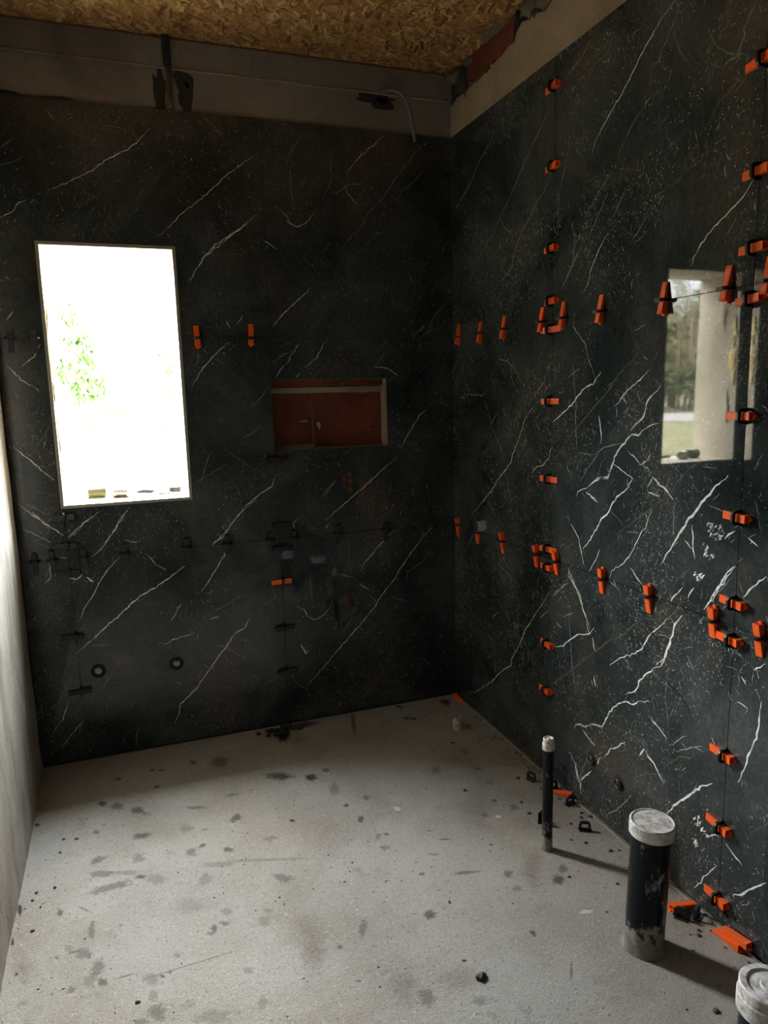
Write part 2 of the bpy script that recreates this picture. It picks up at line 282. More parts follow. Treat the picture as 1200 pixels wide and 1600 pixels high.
# marble veins as (width mm, tone, points mm) on each wall; floor stains as centre and two half axes in mm
VEINS_RIGHT = "2,1,2806 2613 2848 2568 2947 2520 3027 2452 3139 2403 3229 2339;2,1,2456 2499 2502 2471 2571 2418 2617 2366 2697 2298 2759 2259 2824 2202 2892 2170 3011 2074 3088 2001;2.5,1,2383 2323 2423 2281 2489 2244 2528 2203 2588 2165 2641 2102 2662 2042 2707 2022 2788 1989 2837 1962;1.5,1,2270 2399 2296 2322 2333 2239 2338 2095;2,1,2038 2237 2086 2200 2128 2163 2181 2126;3,1,2056 2179 2083 2139 2118 2100 2140 2078 2146 2035;4,1,2186 2047 2217 2012 2249 1975 2306 1913;2.5,0,2058 2048 2100 2000 2136 1953 2150 1914 2172 1885;3,1,2753 2252 2730 2215 2685 2190 2652 2151;1,2,2178 2271 2177 2236 2206 2186;1,2,2366 2143 2447 2087;2,1,2861 2062 2899 2016;3,0,1777 2608 1831 2584 1900 2535 1963 2478 2032 2424 2116 2364 2143 2320;2,1,1756 2582 1794 2535 1851 2464;3.5,1,1865 2401 1891 2370;2,1,1896 2371 1938 2350 1985 2298 2015 2269;2,1,2150 2676 2207 2642 2278 2611;1.6,1,2381 2560 2463 2495 2567 2414 2663 2331;2.5,1,1493 2476 1519 2440 1544 2374 1595 2369;2,2,1818 2350 1833 2298 1859 2283;1.5,1,2207 2648 2218 2620;4,2,1517 2330 1561 2303 1598 2285 1634 2242;3.5,2,1661 2178 1723 2136 1784 2117;4,0,1474 2062 1505 2029 1554 1999 1606 1967 1641 1940 1680 1886;2,1,1521 1988 1537 1960 1555 1942;2,1,1867 2065 1904 2023 1942 1993;1.5,1,1855 2018 1922 1993;2,1,1971 2160 2004 2117 2038 2077;1.5,2,1711 2296 1708 2258 1679 2220;1.5,1,1483 1976 1509 1950;2.5,1,1534 2376 1551 2359;3,1,1468 2014 1459 1977;3,1,1572 2124 1565 2087;4,1,1565 2149 1551 2128;2,1,1586 1957 1568 1952;2,1,2784 2638 2839 2574 2933 2527 3014 2463 3143 2405 3212 2365;4,1,2222 1824 2231 1775 2193 1738 2159 1709 2139 1662 2112 1620 2098 1590;5,0,2068 1613 2098 1586 2107 1571 2148 1564 2193 1537 2226 1506 2267 1481 2353 1436;5,2,1827 1716 1846 1694 1881 1673 1911 1640 1958 1611 2002 1576 2047 1533 2107 1491 2157 1452 2209 1411 2278 1354 2350 1291;3.5,0,1831 1608 1871 1581 1928 1550 1976 1507 1993 1500;5,0,1775 1565 1789 1549 1817 1529 1836 1508 1840 1484 1854 1460 1885 1445 1906 1427;5,0,1779 1452 1823 1440 1852 1422 1873 1409 1894 1411 1926 1394 1953 1367 1986 1331 1999 1297 2018 1264 2060 1252 2097 1233 2119 1219;3,1,1942 1382 1993 1372 2040 1361 2070 1340 2131 1281 2176 1228;4,0,2075 1469 2061 1424 2056 1372;2,1,2230 1655 2222 1608 2218 1569 2205 1490 2206 1431 2197 1351 2189 1320;2.5,1,2189 1630 2222 1616 2263 1594;3,0,1981 1497 1980 1464;4,0,2023 1448 2011 1439;5,0,1927 1476 1910 1467;4,0,1859 1651 1838 1640;4,0,1949 1526 1931 1508;3.5,0,1919 1354 1880 1339 1858 1320;4,0,1808 1355 1837 1325 1857 1313;3,0,1837 1318 1816 1302;2.5,0,1921 1529 1915 1508;3,0,1988 1309 1944 1290 1887 1270;4,0,1887 1269 1914 1246;2.5,1,1892 1691 1878 1678;2,1,1844 1751 1889 1735 1910 1733;1.5,1,1800 1662 1815 1636;2,1,1880 1550 1873 1525 1851 1505;4,0,1795 1287 1818 1253;5,0,1794 1284 1759 1260;2,1,2186 1332 2120 1333 2089 1335;2.5,1,2269 1297 2224 1235;3,0,2483 1498 2554 1440 2590 1375 2648 1293 2667 1256 2718 1216 2781 1168 2825 1126 2904 1066 3032 978;2.5,1,2353 1666 2392 1637 2416 1584 2466 1548 2501 1521;2.5,1,2367 1588 2415 1544;3.5,1,2771 1687 2700 1678 2641 1644;2.5,1,3091 1697 3123 1654 3190 1577;2,1,3194 1679 3243 1624;3,1,2781 1464 2835 1416;2,1,2869 1309 2903 1274;2.5,0,2361 1346 2376 1299 2418 1268 2470 1254 2500 1227;1.8,2,2403 1366 2542 1237 2607 1166 2792 1022;2.5,1,2544 1368 2571 1313;2,1,2740 1485 2699 1441;3,1,2874 1573 2902 1536 2960 1539 3056 1542 3132 1526;2.5,1,3001 905 3065 823 3105 791;2,1,3123 896 3213 776;3,2,2289 1341 2351 1287;1,2,2521 1651 2523 1544;3,0,2128 1216 2187 1192 2191 1172;5,0,1991 1307 2018 1259 2067 1254 2128 1216;5,0,1893 1266 1918 1231 1968 1201 2008 1146 2042 1116 2080 1064 2147 986;4.5,0,2228 1069 2181 1033 2163 990 2140 934;5,2,1597 1349 1637 1332 1678 1297 1713 1250 1750 1220 1812 1181 1861 1144 1904 1113 1958 1080;7,0,1504 1319 1546 1285 1577 1251 1609 1210 1648 1167 1682 1117 1710 1073 1747 1020;3,0,1796 1183 1818 1133 1850 1087 1882 1033 1925 981 1981 944 1994 922;6,0,1797 1285 1768 1265 1736 1252 1704 1224;5,0,1797 1282 1820 1251;5,0,1815 1235 1766 1229;5,0,1463 1080 1497 1039 1527 990 1563 927;3,0,1463 1075 1508 1011 1550 942;4.5,0,1469 1176 1501 1145;4,0,1627 1165 1619 1102 1610 1066;3,0,1652 1112 1615 1092;3.5,0,1889 977 1829 934;3,1,1945 1014 1926 1000;4,0,1651 969 1680 940 1697 912;4,0,1608 980 1631 941;4.5,0,1362 1073 1399 1033 1432 999;5,0,2138 1198 2069 1169;4,0,2053 1005 2071 962 2106 915;4,0,2240 898 2186 835 2139 765 2133 750;3,1,2239 843 2340 760;2.5,1,1704 1224 1698 1120;3,1,1916 1090 1851 1102;2,1,1569 1231 1516 1219;3,1,1999 908 1959 898 1930 881;4,0,1426 1159 1390 1144;3,0,1420 1165 1398 1174;22,0,1535 1162 1514 1140;14,0,1564 1157 1552 1172;16,0,1574 1103 1553 1084;12,0,1611 1015 1582 1014;3,0,2364 772 2405 714 2468 648 2546 550 2592 471 2646 400 2658 362 2755 293 2837 216 3014 92;5,0,2232 900 2231 867 2184 835 2156 809 2137 760 2110 725 2096 702;5,0,2071 715 2104 680 2152 668 2205 634 2260 587 2314 564;3,1,2230 843 2276 817 2334 768;3,1,2769 793 2705 781 2643 751;2,1,2712 844 2769 793;2.5,1,3123 766 3190 693;3,1,2776 575 2830 529;4.5,0,2016 362 2062 355 2113 321 2140 320 2172 303 2177 283;2.5,1,2227 729 2214 637 2202 539 2176 440;3.5,1,2264 701 2199 737;3,0,2082 679 2064 631;4.5,0,2065 539 2055 499;5,0,2210 173 2167 147 2151 90;5,0,2068 171 2133 94;5,2,2097 604 2201 510 2335 401;4.5,0,2130 304 2085 285 2050 274;3.5,1,2368 695 2425 648;4,0,2311 664 2277 654;2.5,1,2545 474 2567 415;3,1,2802 317 2802 268;8,0,1648 888 1673 851 1687 811 1705 759 1720 717 1730 695;5,0,1730 695 1751 685 1794 648 1830 607 1844 568 1895 536;4,0,1721 722 1751 690;5,0,1774 563 1827 538 1862 515 1890 512 1931 487 1973 439 2010 366 2052 359 2113 322 2168 307;4.5,0,1884 371 1916 338 1963 303 1992 261;5,0,2015 250 2037 211;3.5,0,1697 869 1737 826 1793 772 1820 722 1866 688 1930 649 1980 611;7,0,1502 422 1543 387 1580 349 1610 308 1649 265 1672 224;4,0,1768 508 1726 491 1689 471;3,0,1756 505 1696 475;7,0,1796 387 1756 367 1718 342 1698 320;5,0,1788 390 1814 353;3,1,1545 518 1607 478 1653 446;4,0,1511 559 1501 544;3,1,1610 521 1681 451;4,2,1704 360 1671 404 1625 443 1586 457 1575 479;4,2,1718 342 1791 298 1869 240;5,0,1349 734 1356 654 1368 603 1383 559 1394 520 1410 474;4.5,0,1429 705 1396 696;6,0,1423 777 1403 762;4,0,1349 840 1383 810;4,0,1373 816 1361 796;5,0,1444 847 1432 833;3,2,1321 598 1346 584 1369 551;4,2,1818 828 1870 783 1917 738 1992 691 2127 573;5,0,2163 137 2135 79 2129 43;3,2,2061 100 2088 27;3.5,0,2122 727 2097 686;3.5,1,1618 764 1590 729;3,1,1635 491 1604 480;3,1,1579 502 1538 501;3,3,1707 665 1643 638 1608 606 1580 568;3,3,1803 822 1756 778 1721 722;4,0,1468 183 1513 114 1548 52;6,0,1295 246 1334 205 1369 163 1406 127;4,0,1439 271 1403 249 1380 240;9,0,1542 259 1522 255 1506 244;4,0,1503 251 1469 280;12,0,1562 273 1549 267;9,0,1561 199 1554 193;3,1,1842 196 1906 112 1983 36"
VEINS_BACK = "3,0,-370 2257 -323 2283 -298 2316 -267 2329;3.5,0,203 2628 158 2577 115 2541 32 2499 -27 2451 -92 2415 -181 2370;3,0,617 2557 497 2473 422 2401 367 2355 304 2310 241 2244 196 2213;4,0,613 2323 547 2263 481 2217 397 2145;2,1,27 2624 121 2617;2,1,130 2630 146 2584;2,1,240 2232 255 2207;3,0,-261 2318 -241 2331;2.5,1,-344 2511 -297 2545;3,1,-169 2655 -149 2627;4.5,0,575 2282 500 2235 435 2190 388 2145 350 2092 320 2040;3.5,0,474 1791 426 1760 360 1697 300 1608;2.5,1,336 1751 333 1707 306 1689;5,0,-412 1388 -370 1343 -327 1297 -273 1241;5,0,-412 1150 -362 1098 -318 1059 -258 1008;3.5,0,-414 1049 -369 1027 -309 982;4,0,-403 1706 -356 1647 -298 1608;4,0,-273 1788 -301 1738 -347 1701;4,0,-360 1910 -386 1877;3.5,0,11 1109 -37 1053 -76 992 -104 957;4,1,-109 1100 -171 1055 -243 989;4.5,0,547 1101 477 1048 426 994 395 948 346 914;3.5,0,535 1903 506 1867;2.5,0,461 1885 477 1849;2,1,564 1416 495 1372;2,1,434 1271 291 1195;3,0,1204 2689 1142 2635 1080 2585 1039 2538 1023 2502;3,0,1012 2465 1026 2431 1069 2393;2.5,1,1410 2684 1346 2624 1292 2557 1239 2490 1197 2432 1134 2374 1071 2280 1019 2232 972 2176;2,1,1397 2565 1343 2506 1280 2456 1258 2418;3,0,872 2350 836 2304 792 2280 751 2300 743 2326 698 2358;2,1,765 2509 771 2423 777 2354;2,1,844 2489 809 2439;2,1,939 2220 899 2182;3,0,631 2224 698 2183;3.5,0,843 2026 763 1960 703 1905 663 1859;3,0,780 1791 743 1740 712 1693;3.5,0,703 1693 661 1638;2.5,1,754 1758 705 1740 645 1694;3.5,0,893 1790 850 1720 799 1678;3,0,774 1655 753 1632;2.5,1,1184 1742 1129 1679;3,0,1124 1679 1187 1673 1250 1638;2,1,1508 1983 1430 1903 1407 1844 1340 1795;3,0,1390 1474 1345 1445 1310 1386 1248 1292;4,0,1230 1252 1142 1190 1076 1133 989 1068 913 1013 865 976;4,0,639 1197 618 1154 547 1111 488 1067;3,1,924 1163 886 1116 860 1088;3,1,713 979 715 929;2,1,589 1434 544 1389 505 1381;2.5,1,631 1601 590 1547 531 1502;4,0,423 984 403 949 366 934;3.5,0,398 870 358 805;4,0,1218 909 1164 859 1111 814 1057 759 1036 721;3.5,0,1417 902 1367 860 1300 785 1245 719 1201 652 1147 597 1092 522 1049 476 984 413 910 341 846 279 793 226 741 172;2,1,1410 805 1354 728 1277 685 1259 625;4,0,489 551 459 506 411 484 371 422 332 389;3,0,878 569 846 523 795 500 756 525 748 556 710 576;2,1,779 710 784 591;2,1,843 703 811 647;4,0,1023 652 1074 616;2,1,1178 573 1284 523;2,1,1010 563 954 448 901 394;3,0,749 1003 714 978 716 920;3,0,883 963 862 936;3,1,920 1167 869 1108 848 1081;2,1,391 132 382 63;2,1,746 295 700 251;2,1,600 682 616 632;6,0,721 390 748 335;5,1,913 715 1004 685;6,0,-369 1116 -334 1073 -294 1038 -260 1010;4,0,-142 1082 -190 1045 -243 997;3.5,0,-13 1079 -57 1017 -99 962 -133 924 -157 906;3.5,0,-51 895 -93 853 -136 799 -172 735 -206 689 -234 629;6,0,215 828 138 776 79 739 29 719 -21 682 -72 637 -122 601 -172 556 -254 495;4.5,0,426 987 381 943 341 911;3.5,0,393 867 355 804 327 763 281 702;3.5,0,-324 911 -323 837 -351 811;4.5,0,394 456 338 391 301 342 245 277 227 252 155 191 142 138 123 104;3.5,0,253 518 143 498 108 480 77 494;3,0,187 656 140 582;3,0,-307 282 -332 208 -383 156;2.5,0,-250 188 -300 140 -352 79;2.5,1,-113 513 -205 522;3,0,-22 968 16 951 28 959;3,0,59 901 95 850 141 819;8,0,-187 821 -159 797;8,0,-254 825 -225 817 -201 840;3,0,145 294 169 280;2,1,-89 430 -178 304;2,1,-32 124 -53 18;2,1,-93 81 -104 38;4,0,-254 912 -283 915;3,0,307 573 350 577"
STAINS = [[-184,2835,20,-8,0,-18,3],[-133,2798,26,-10,0,-27,2],[-57,2732,23,-9,-1,-23,3],[-26,2696,17,-7,-1,-15,1],[-48,2555,29,-4,1,-19,3],[178,3030,15,-6,-2,-19,2],[289,2989,34,-14,-6,-46,2],[9,3026,10,-5,-1,-14,2],[290,2539,23,5,1,-21,3],[233,2355,15,-6,-2,-15,3],[156,2666,43,-18,-1,-11,2],[516,2764,41,-17,-6,-29,2],[621,2709,21,-8,-6,-24,2],[299,2702,30,-2,-1,-16,1],[-180,2384,41,-16,1,-19,2],[-104,2361,50,-20,0,-12,1],[-146,2300,68,3,3,-17,2],[-57,2319,18,-3,1,-10,3],[-9,2287,28,-12,-2,-28,1],[194,2285,64,-16,-1,-14,1],[350,2249,129,-44,-1,-8,1],[143,2225,22,11,4,-20,1],[381,2136,34,-24,-7,-21,2],[-296,2235,6,11,6,-10,3],[-200,2119,10,-4,1,-41,2],[-219,2026,22,-9,1,-22,2],[-248,2043,17,0,1,-6,2],[-181,1954,13,-17,-14,-31,2],[-201,1917,14,12,10,-19,1],[-164,1897,12,-4,0,-15,3],[-245,1901,11,-5,1,-12,2],[-261,2064,12,-5,1,-13,1],[-203,2644,11,-4,0,-14,2],[110,2540,23,-10,-2,-24,1],[307,2004,13,-5,-2,-11,1],[288,1965,18,-7,-4,-22,1],[188,2048,18,-7,-2,-14,1],[144,1987,9,-3,-2,-15,3],[173,1999,14,-5,-1,-11,2],[130,1970,11,-4,-1,-9,2],[-108,1897,23,1,1,-5,2],[-39,1801,14,-6,-1,-20,1],[-31,1740,21,1,5,-25,2],[-74,1726,19,-7,-1,-12,2],[103,1674,38,-15,-3,-23,1],[226,1674,11,-5,-4,-19,1],[32,1919,9,-4,-1,-8,1],[210,1791,13,-5,-2,-13,1],[397,1875,59,-24,-22,-90,0],[-411,2776,8,-4,1,-12,4],[-415,2295,6,-2,3,-28,4],[-418,2154,5,-2,2,-16,4],[-378,2031,35,-13,7,-62,0],[-12,1857,6,-3,0,-8,3],[-223,2219,26,-30,-1,-3,2],[53,1871,142,5,0,-2,2],[154,2414,13,5,2,-9,3],[-60,2422,21,-9,-1,-22,1],[89,2106,47,-18,-4,-47,0],[-125,3007,11,-4,0,-11,3],[23,2883,13,2,1,-11,3],[763,1802,18,-7,-7,-17,3],[488,2780,56,-23,-6,-30,2],[625,2715,22,-9,-7,-24,3],[696,2744,17,-7,-5,-18,2],[689,2591,18,-7,-13,-45,1],[787,2481,14,-6,-5,-17,2],[723,2352,11,-4,-7,-19,3],[699,2460,10,-4,-4,-12,3],[482,2440,9,-4,-2,-10,4],[779,2230,9,-4,-3,-9,2],[746,2231,10,-4,-5,-14,1],[1072,1881,15,-6,-11,-19,2],[1064,1806,15,-6,-8,-13,1],[1208,1792,15,-15,-17,-18,3],[1254,1834,13,-6,-11,-17,2],[948,1936,46,-13,-3,-7,2],[959,2124,21,-8,-2,-5,2],[889,2062,20,-8,-3,-6,1],[1285,2210,11,-13,-8,-10,2],[1237,2272,10,-12,-6,-9,2],[1328,2223,6,-3,-5,-8,4],[1168,2381,6,-9,-5,-7,4],[1199,2173,16,-6,-7,-13,5],[1158,2201,13,-6,-8,-17,1],[1284,2397,16,-7,-10,-17,1],[1303,2653,15,-7,-9,-18,1],[1117,2561,19,-8,-13,-28,1],[1288,2518,20,-9,-8,-17,1],[1096,2035,8,-3,-4,-6,2],[750,2160,14,-6,-5,-13,1],[813,1982,10,-4,-3,-7,2],[840,1829,4,-2,-3,-7,4],[557,1825,9,-6,-16,-31,2],[471,1779,8,-4,-3,-8,3],[1009,1622,4,-9,-7,-6,3],[778,1603,6,-3,-2,-4,4],[483,1645,10,-3,-1,-3,3],[757,1468,17,-7,-6,-13,1],[936,3116,11,-1,-31,-127,2],[742,1549,64,-25,-23,-47,0],[1158,2265,56,-23,-83,-162,0],[395,1783,38,-15,-23,-88,0],[598,3134,33,-14,-14,-62,4],[711,3193,70,-1,-4,-30,3],[1188,3064,18,-7,-6,-16,3],[1222,3043,14,-6,-7,-16,3],[1440,3167,27,-11,-14,-31,3],[1201,3204,15,-28,-7,-12,3],[1029,1459,3,-1,-19,-27,2],[1152,1866,39,-16,-41,-68,0],[649,3061,34,-14,-21,-89,0],[586,1588,40,-16,-22,-57,0]]
# ------------------------------------------------------------------ tiled walls
LEAN = 0.019            # the tiles nearest the camera stand slightly proud
def PR(a, z, n):         # right wall: a = y, n = height above the tile face
    x = XR - n
    if a < SY2: x -= LEAN * (SY2 - a)
    return (x, a, z)
def PB(a, z, n): return (a, YB - n, z)

def clean(rect, holes):
    x0, x1, z0, z1 = rect
    xs = sorted({x0, x1} | {h[i] for h in holes for i in (0, 1) if x0 < h[i] < x1})
    zs = sorted({z0, z1} | {h[i] for h in holes for i in (2, 3) if z0 < h[i] < z1})
    out = []
    for i in range(len(xs) - 1):
        for j in range(len(zs) - 1):
            cx, cz = (xs[i] + xs[i + 1]) / 2, (zs[j] + zs[j + 1]) / 2
            if not any(h[0] < cx < h[1] and h[2] < cz < h[3] for h in holes): out.append((xs[i], xs[i + 1], zs[j], zs[j + 1]))
    return out

def tiles(mb, P, cols, rows, holes, g=0.0011):
    for i in range(len(cols) - 1):
        for j in range(len(rows) - 1):
            r = (cols[i] + g, cols[i + 1] - g, rows[j] + g, rows[j + 1] - g)
            for a0, a1, z0, z1 in clean(r, holes):
                vs = [P(a, z, n) for n in (-TH, 0) for z in (z0, z1) for a in (a0, a1)]
                mb.add(vs, [(0, 2, 3, 1), (4, 5, 7, 6), (0, 1, 5, 4), (2, 6, 7, 3), (0, 4, 6, 2), (1, 3, 7, 5)], 0)

def ribbon(mb, P, pts, wid, m, holes, jit=0.0016, n=0.00025, step=0.012, taper=True):
    """a jagged vein lying on the tile face"""
    q = []
    for (a0, z0), (a1, z1) in zip(pts, pts[1:]):
        L = math.hypot(a1 - a0, z1 - z0); k = max(1, int(L / step))
        for i in range(k): q.append((a0 + (a1 - a0) * i / k, z0 + (z1 - z0) * i / k))
    q.append(pts[-1]); N = len(q)
    if N < 2: return
    q = [(a + random.gauss(0, jit), z + random.gauss(0, jit)) for a, z in q]
    vs = []
    for i, (a, z) in enumerate(q):
        p0, p1 = q[max(i - 1, 0)], q[min(i + 1, N - 1)]
        da, dz = p1[0] - p0[0], p1[1] - p0[1]; L = math.hypot(da, dz) or 1
        t = i / (N - 1); ww = wid * 0.5 * (0.55 + 0.9 * random.random())
        if taper: ww *= min(1, 0.25 + 3.2 * min(t, 1 - t))
        nx, nz_ = -dz / L * ww, da / L * ww
        vs += [(a + nx, z + nz_), (a - nx, z - nz_)]
    for i in range(N - 1):
        c = q[i]
        if any(h[0] - 0.004 < c[0] < h[1] + 0.004 and h[2] - 0.004 < c[1] < h[3] + 0.004 for h in holes): continue
        if c[1] > ZT - 0.003: continue
        quad = [vs[2 * i], vs[2 * i + 1], vs[2 * i + 3], vs[2 * i + 2]]
        mb.add([P(a, z, n) for a, z in quad], [(0, 1, 2, 3)], m)

def parse(s):
    out = []
    for r in s.split(';'):
        wd, t, p = r.split(','); v = list(map(int, p.split()))
        out.append((float(wd) / 1000, int(t), [(v[i] / 1000, v[i + 1] / 1000) for i in range(0, len(v), 2)]))
    return out

def marbling(mb, P, data, cols, rows, holes, offset):
    for wd, t, pts in parse(data):
        if wd >= 0.009:                                # chalky blot: a knot of short strokes
            (a0, z0), (a1, z1) = pts[0], pts[-1]
            for _ in range(16):
                t = random.random(); a, z = a0 + (a1 - a0) * t + random.gauss(0, wd * .45), z0 + (z1 - z0) * t + random.gauss(0, wd * .5); g = random.gauss(2.2, .35); L = random.uniform(.006, .016)
                ribbon(mb, P, [(a, z), (a + L * math.cos(g), z + L * math.sin(g))], random.uniform(.003, .007), random.choice((1, 1, 2)), holes, .0006, .00025 + random.random() * .0001, .005)
            continue
        ribbon(mb, P, pts, wd * ((0.92 if P is PR else 0.74) if t != 2 else 1.1), 1 + t, holes)
        if t == 0 and wd >= 0.0045 and wd < 0.01:      # splinters beside the strong veins
            for _ in range(int(3 + 5 * random.random())):
                a, z = random.choice(pts); a += random.gauss(0, 0.012); z += random.gauss(0, 0.012)
                g = random.uniform(0.4, 2.6); L = random.uniform(0.01, 0.03)
                ribbon(mb, P, [(a, z), (a + L * math.cos(g), z + L * math.sin(g))], 0.0015, 2, holes, 0.0008, 0.0003, 0.006)
    for i in range(len(cols) - 1):
        for j in range(len(rows) - 1):
            a0, a1, z0, z1 = cols[i], cols[i + 1], rows[j], rows[j + 1]
            area = (a1 - a0) * (z1 - z0)
            for _ in range(int((11000 if P is PR else 3600) * area)):
                a, z = random.uniform(a0, a1), random.uniform(z0, z1)
                d = noise.noise(Vector((a * 3.1 + offset, z * 3.1, 2.0 + offset))) + 0.55 * noise.noise(Vector((a * 9 + offset, z * 9, 5.0)))
                if random.random() > 0.30 + 1.25 * d: continue
                r = random.random()
                if r < 0.34: g = random.gauss(1.05, 0.22)
                elif r < 0.62: g = random.gauss(2.15, 0.28)
                else: g = random.uniform(0, math.pi)
                L = min(0.07, 0.003 + random.expovariate(1 / 0.0070)); wd = random.uniform(0.0004, 0.0013) * (1.5 if L < 0.008 else 1)
                b = g + random.gauss(0, 0.4)
                m = 1 if random.random() < (0.22 if L < 0.01 else 0.10) else (2 if random.random() < 0.6 else 3)
                ribbon(mb, P, [(a, z), (a + L * 0.5 * math.cos(g), z + L * 0.5 * math.sin(g)), (a + L * 0.5 * (math.cos(g) + math.cos(b)), z + L * 0.5 * (math.sin(g) + math.sin(b)))], wd, m, holes, 0.0006, 0.00018, 0.009)
            for _ in range(int(16 * area)):              # longer hairline veins
                a, z = random.uniform(a0, a1), random.uniform(z0, z1); g = random.gauss(1.0, 0.25) if random.random() < 0.75 else random.gauss(2.2, 0.3)
                pts = [(a, z)]
                for k in range(random.randint(3, 8)):
                    g += random.gauss(0, 0.22); a += 0.03 * math.cos(g); z += 0.03 * math.sin(g)
                    if not (a0 < a < a1 and z0 < z < z1): break
                    pts.append((a, z))
                if len(pts) > 2: ribbon(mb, P, pts, random.uniform(0.0008, 0.0016), random.choice((2, 3, 3)), holes, 0.001, 0.0002)

TM = [TILE, V_WHITE, V_GREY, V_OLIVE, V_DARK, GAP, PLASTER, BEAM, BRICK, BAND, RUBBLE, MORTAR_SHADE, FOAM]
I_GAP, I_PL, I_BEAM, I_BR, I_BAND, I_RUB, I_MORTAR_SHADE, I_FOAM = 5, 6, 7, 8, 9, 10, 11, 12
ROWS = [0.012, ZB, ZA, ZT]

def patch(mb, P, c, ra, rz, m, n0, n1, seg=22, seed=0, rag=0.35):
    """irregular raised or flat patch on a wall"""
    ring, ring2 = [], []
    for k in range(seg):
        t = 2 * math.pi * k / seg; q = 1 + rag * noise.noise(Vector((math.cos(t) * 1.6 + seed, math.sin(t) * 1.6, seed * 1.7)))
        ring.append(P(c[0] + ra * q * math.cos(t), c[1] + rz * q * math.sin(t), n0))
        ring2.append(P(c[0] + ra * q * 0.72 * math.cos(t), c[1] + rz * q * 0.72 * math.sin(t), n1))
    vs = ring + ring2 + [P(c[0], c[1], n1)]
    mb.add(vs, [(k, (k + 1) % seg, seg + (k + 1) % seg, seg + k) for k in range(seg)] + [(seg + k, seg + (k + 1) % seg, 2 * seg) for k in range(seg)], m, True)

# ---- back wall
mb = MB()
WIN = (WX0 - 0.012, WX1 + 0.012, WZ0 - 0.012, WZ1 + 0.012); NIC = (NX0, NX1, NZ0, NZ1)
colsB = [XL, SX1, SX2, XR]
tiles(mb, PB, colsB, ROWS, [WIN, NIC])
HB = [(WX0 - 0.018, WX1 + 0.018, WZ0 - 0.018, WZ1 + 0.018), NIC]
marbling(mb, PB, VEINS_BACK, colsB, ROWS, HB, 3.7)
OPEN = (WX0, WX1, WZ0, WZ1)
YO = YB + 0.315                                         # outer face
for a0, a1, z0, z1 in clean((XL - 0.2, XR + 0.2, -0.05, ZT), [OPEN, NIC]):
    mb.box(a0, a1, YB + TH - 0.002, YB + TH, z0, z1, I_GAP)
for a0, a1, z0, z1 in clean((XL - 0.25, XR + 0.25, -0.1, ZC + 0.25), [OPEN, NIC, (XL - 1, XR + 1, ZT, ZC + 1)]):
    mb.box(a0, a1, YB + TH, YO, z0, z1, I_PL)
mb.box(XL - 0.25, XR + 0.25, YB + 0.008, YO, ZT, 2.862, I_BEAM)
mb.box(XL - 0.25, XR + 0.25, YB + 0.002, YO, 2.862, ZC + 0.02, I_BEAM)
# mortar lip along the formwork step
pts = [(x, YB + 0.004 + 0.002 * noise.noise(Vector((x * 9, 0, 0))), 2.861 + 0.0035 * noise.noise(Vector((x * 6, 3, 0)))) for x in [XL + i * 0.03 for i in range(66)]]
mb.tube(pts, [0.0035 + 0.0035 * random.random() for _ in pts], I_BAND, 6)
# niche: clay blocks with mortar joints, plaster on its right cheek
mb.box(NX0, NX1, YB + 0.072, YO, NZ0, NZ1, I_BAND)
for a0, a1, z0, z1 in ((NX0 + .001, 0.985, 1.597, NZ1), (0.995, NX1, 1.597, NZ1), (NX0 + .001, 0.838, 1.332, 1.562), (0.846, NX1 - 0.014, 1.318, 1.565)):
    mb.box(a0, a1, YB + 0.064, YB + 0.08, z0, z1, I_BR)
mb.box(NX0, NX1, YB + 0.060, YB + 0.075, 1.567, 1.592, I_BAND)
mb.box(NX1 - 0.010, NX1, YB + 0.012, YB + 0.07, NZ0, 1.60, I_BAND)
for c, ra, rz, m_, sd in (((0.955, 1.612), .020, .008, I_MORTAR_SHADE, 1), ((0.99, 1.622), .006, .009, I_MORTAR_SHADE, 2), ((1.04, 1.61), .004, .004, I_MORTAR_SHADE, 3), ((1.09, 1.545), .022, .005, I_MORTAR_SHADE, 4), ((0.93, 1.50), .010, .006, I_MORTAR_SHADE, 5),
                          ((1.13, 1.402), .014, .008, I_MORTAR_SHADE, 6), ((1.09, 1.375), .020, .005, I_MORTAR_SHADE, 7), ((0.87, 1.42), .010, .020, I_BAND, 8), ((0.80, 1.44), .022, .006, I_BAND, 9), ((0.92, 1.585), .10, .010, I_BAND, 10), ((1.04, 1.578), .09, .012, I_BAND, 11)):
    patch(mb, PB, c, ra, rz, m_, -0.0638 if m_ == I_MORTAR_SHADE else -0.0635, -0.0615 if m_ != I_MORTAR_SHADE else -0.063, seed=sd, rag=.8)
# dark patches: beam stains and painted shade of the hollow chases around the conduits
for c, ra, rz, sd in (((0.252, 2.775), .022, .085, 21), ((0.345, 2.78), .030, .075, 22), ((0.365, 2.82), .022, .030, 23), ((1.20, 2.825), .050, .045, 24), ((1.17, 2.84), .075, .022, 25)):
    patch(mb, PB, c, ra, rz, I_MORTAR_SHADE, -0.0078, -0.0065, seed=sd, rag=.7)
for c, ra, rz, sd in (((-0.30, 2.70), .10, .014, 31), ((-0.13, 2.705), .06, .010, 32), ((0.6, 2.70), .05, .006, 33)):
    patch(mb, PB, c, ra, rz, I_MORTAR_SHADE, -0.008, 0.001, seed=sd, rag=.9)
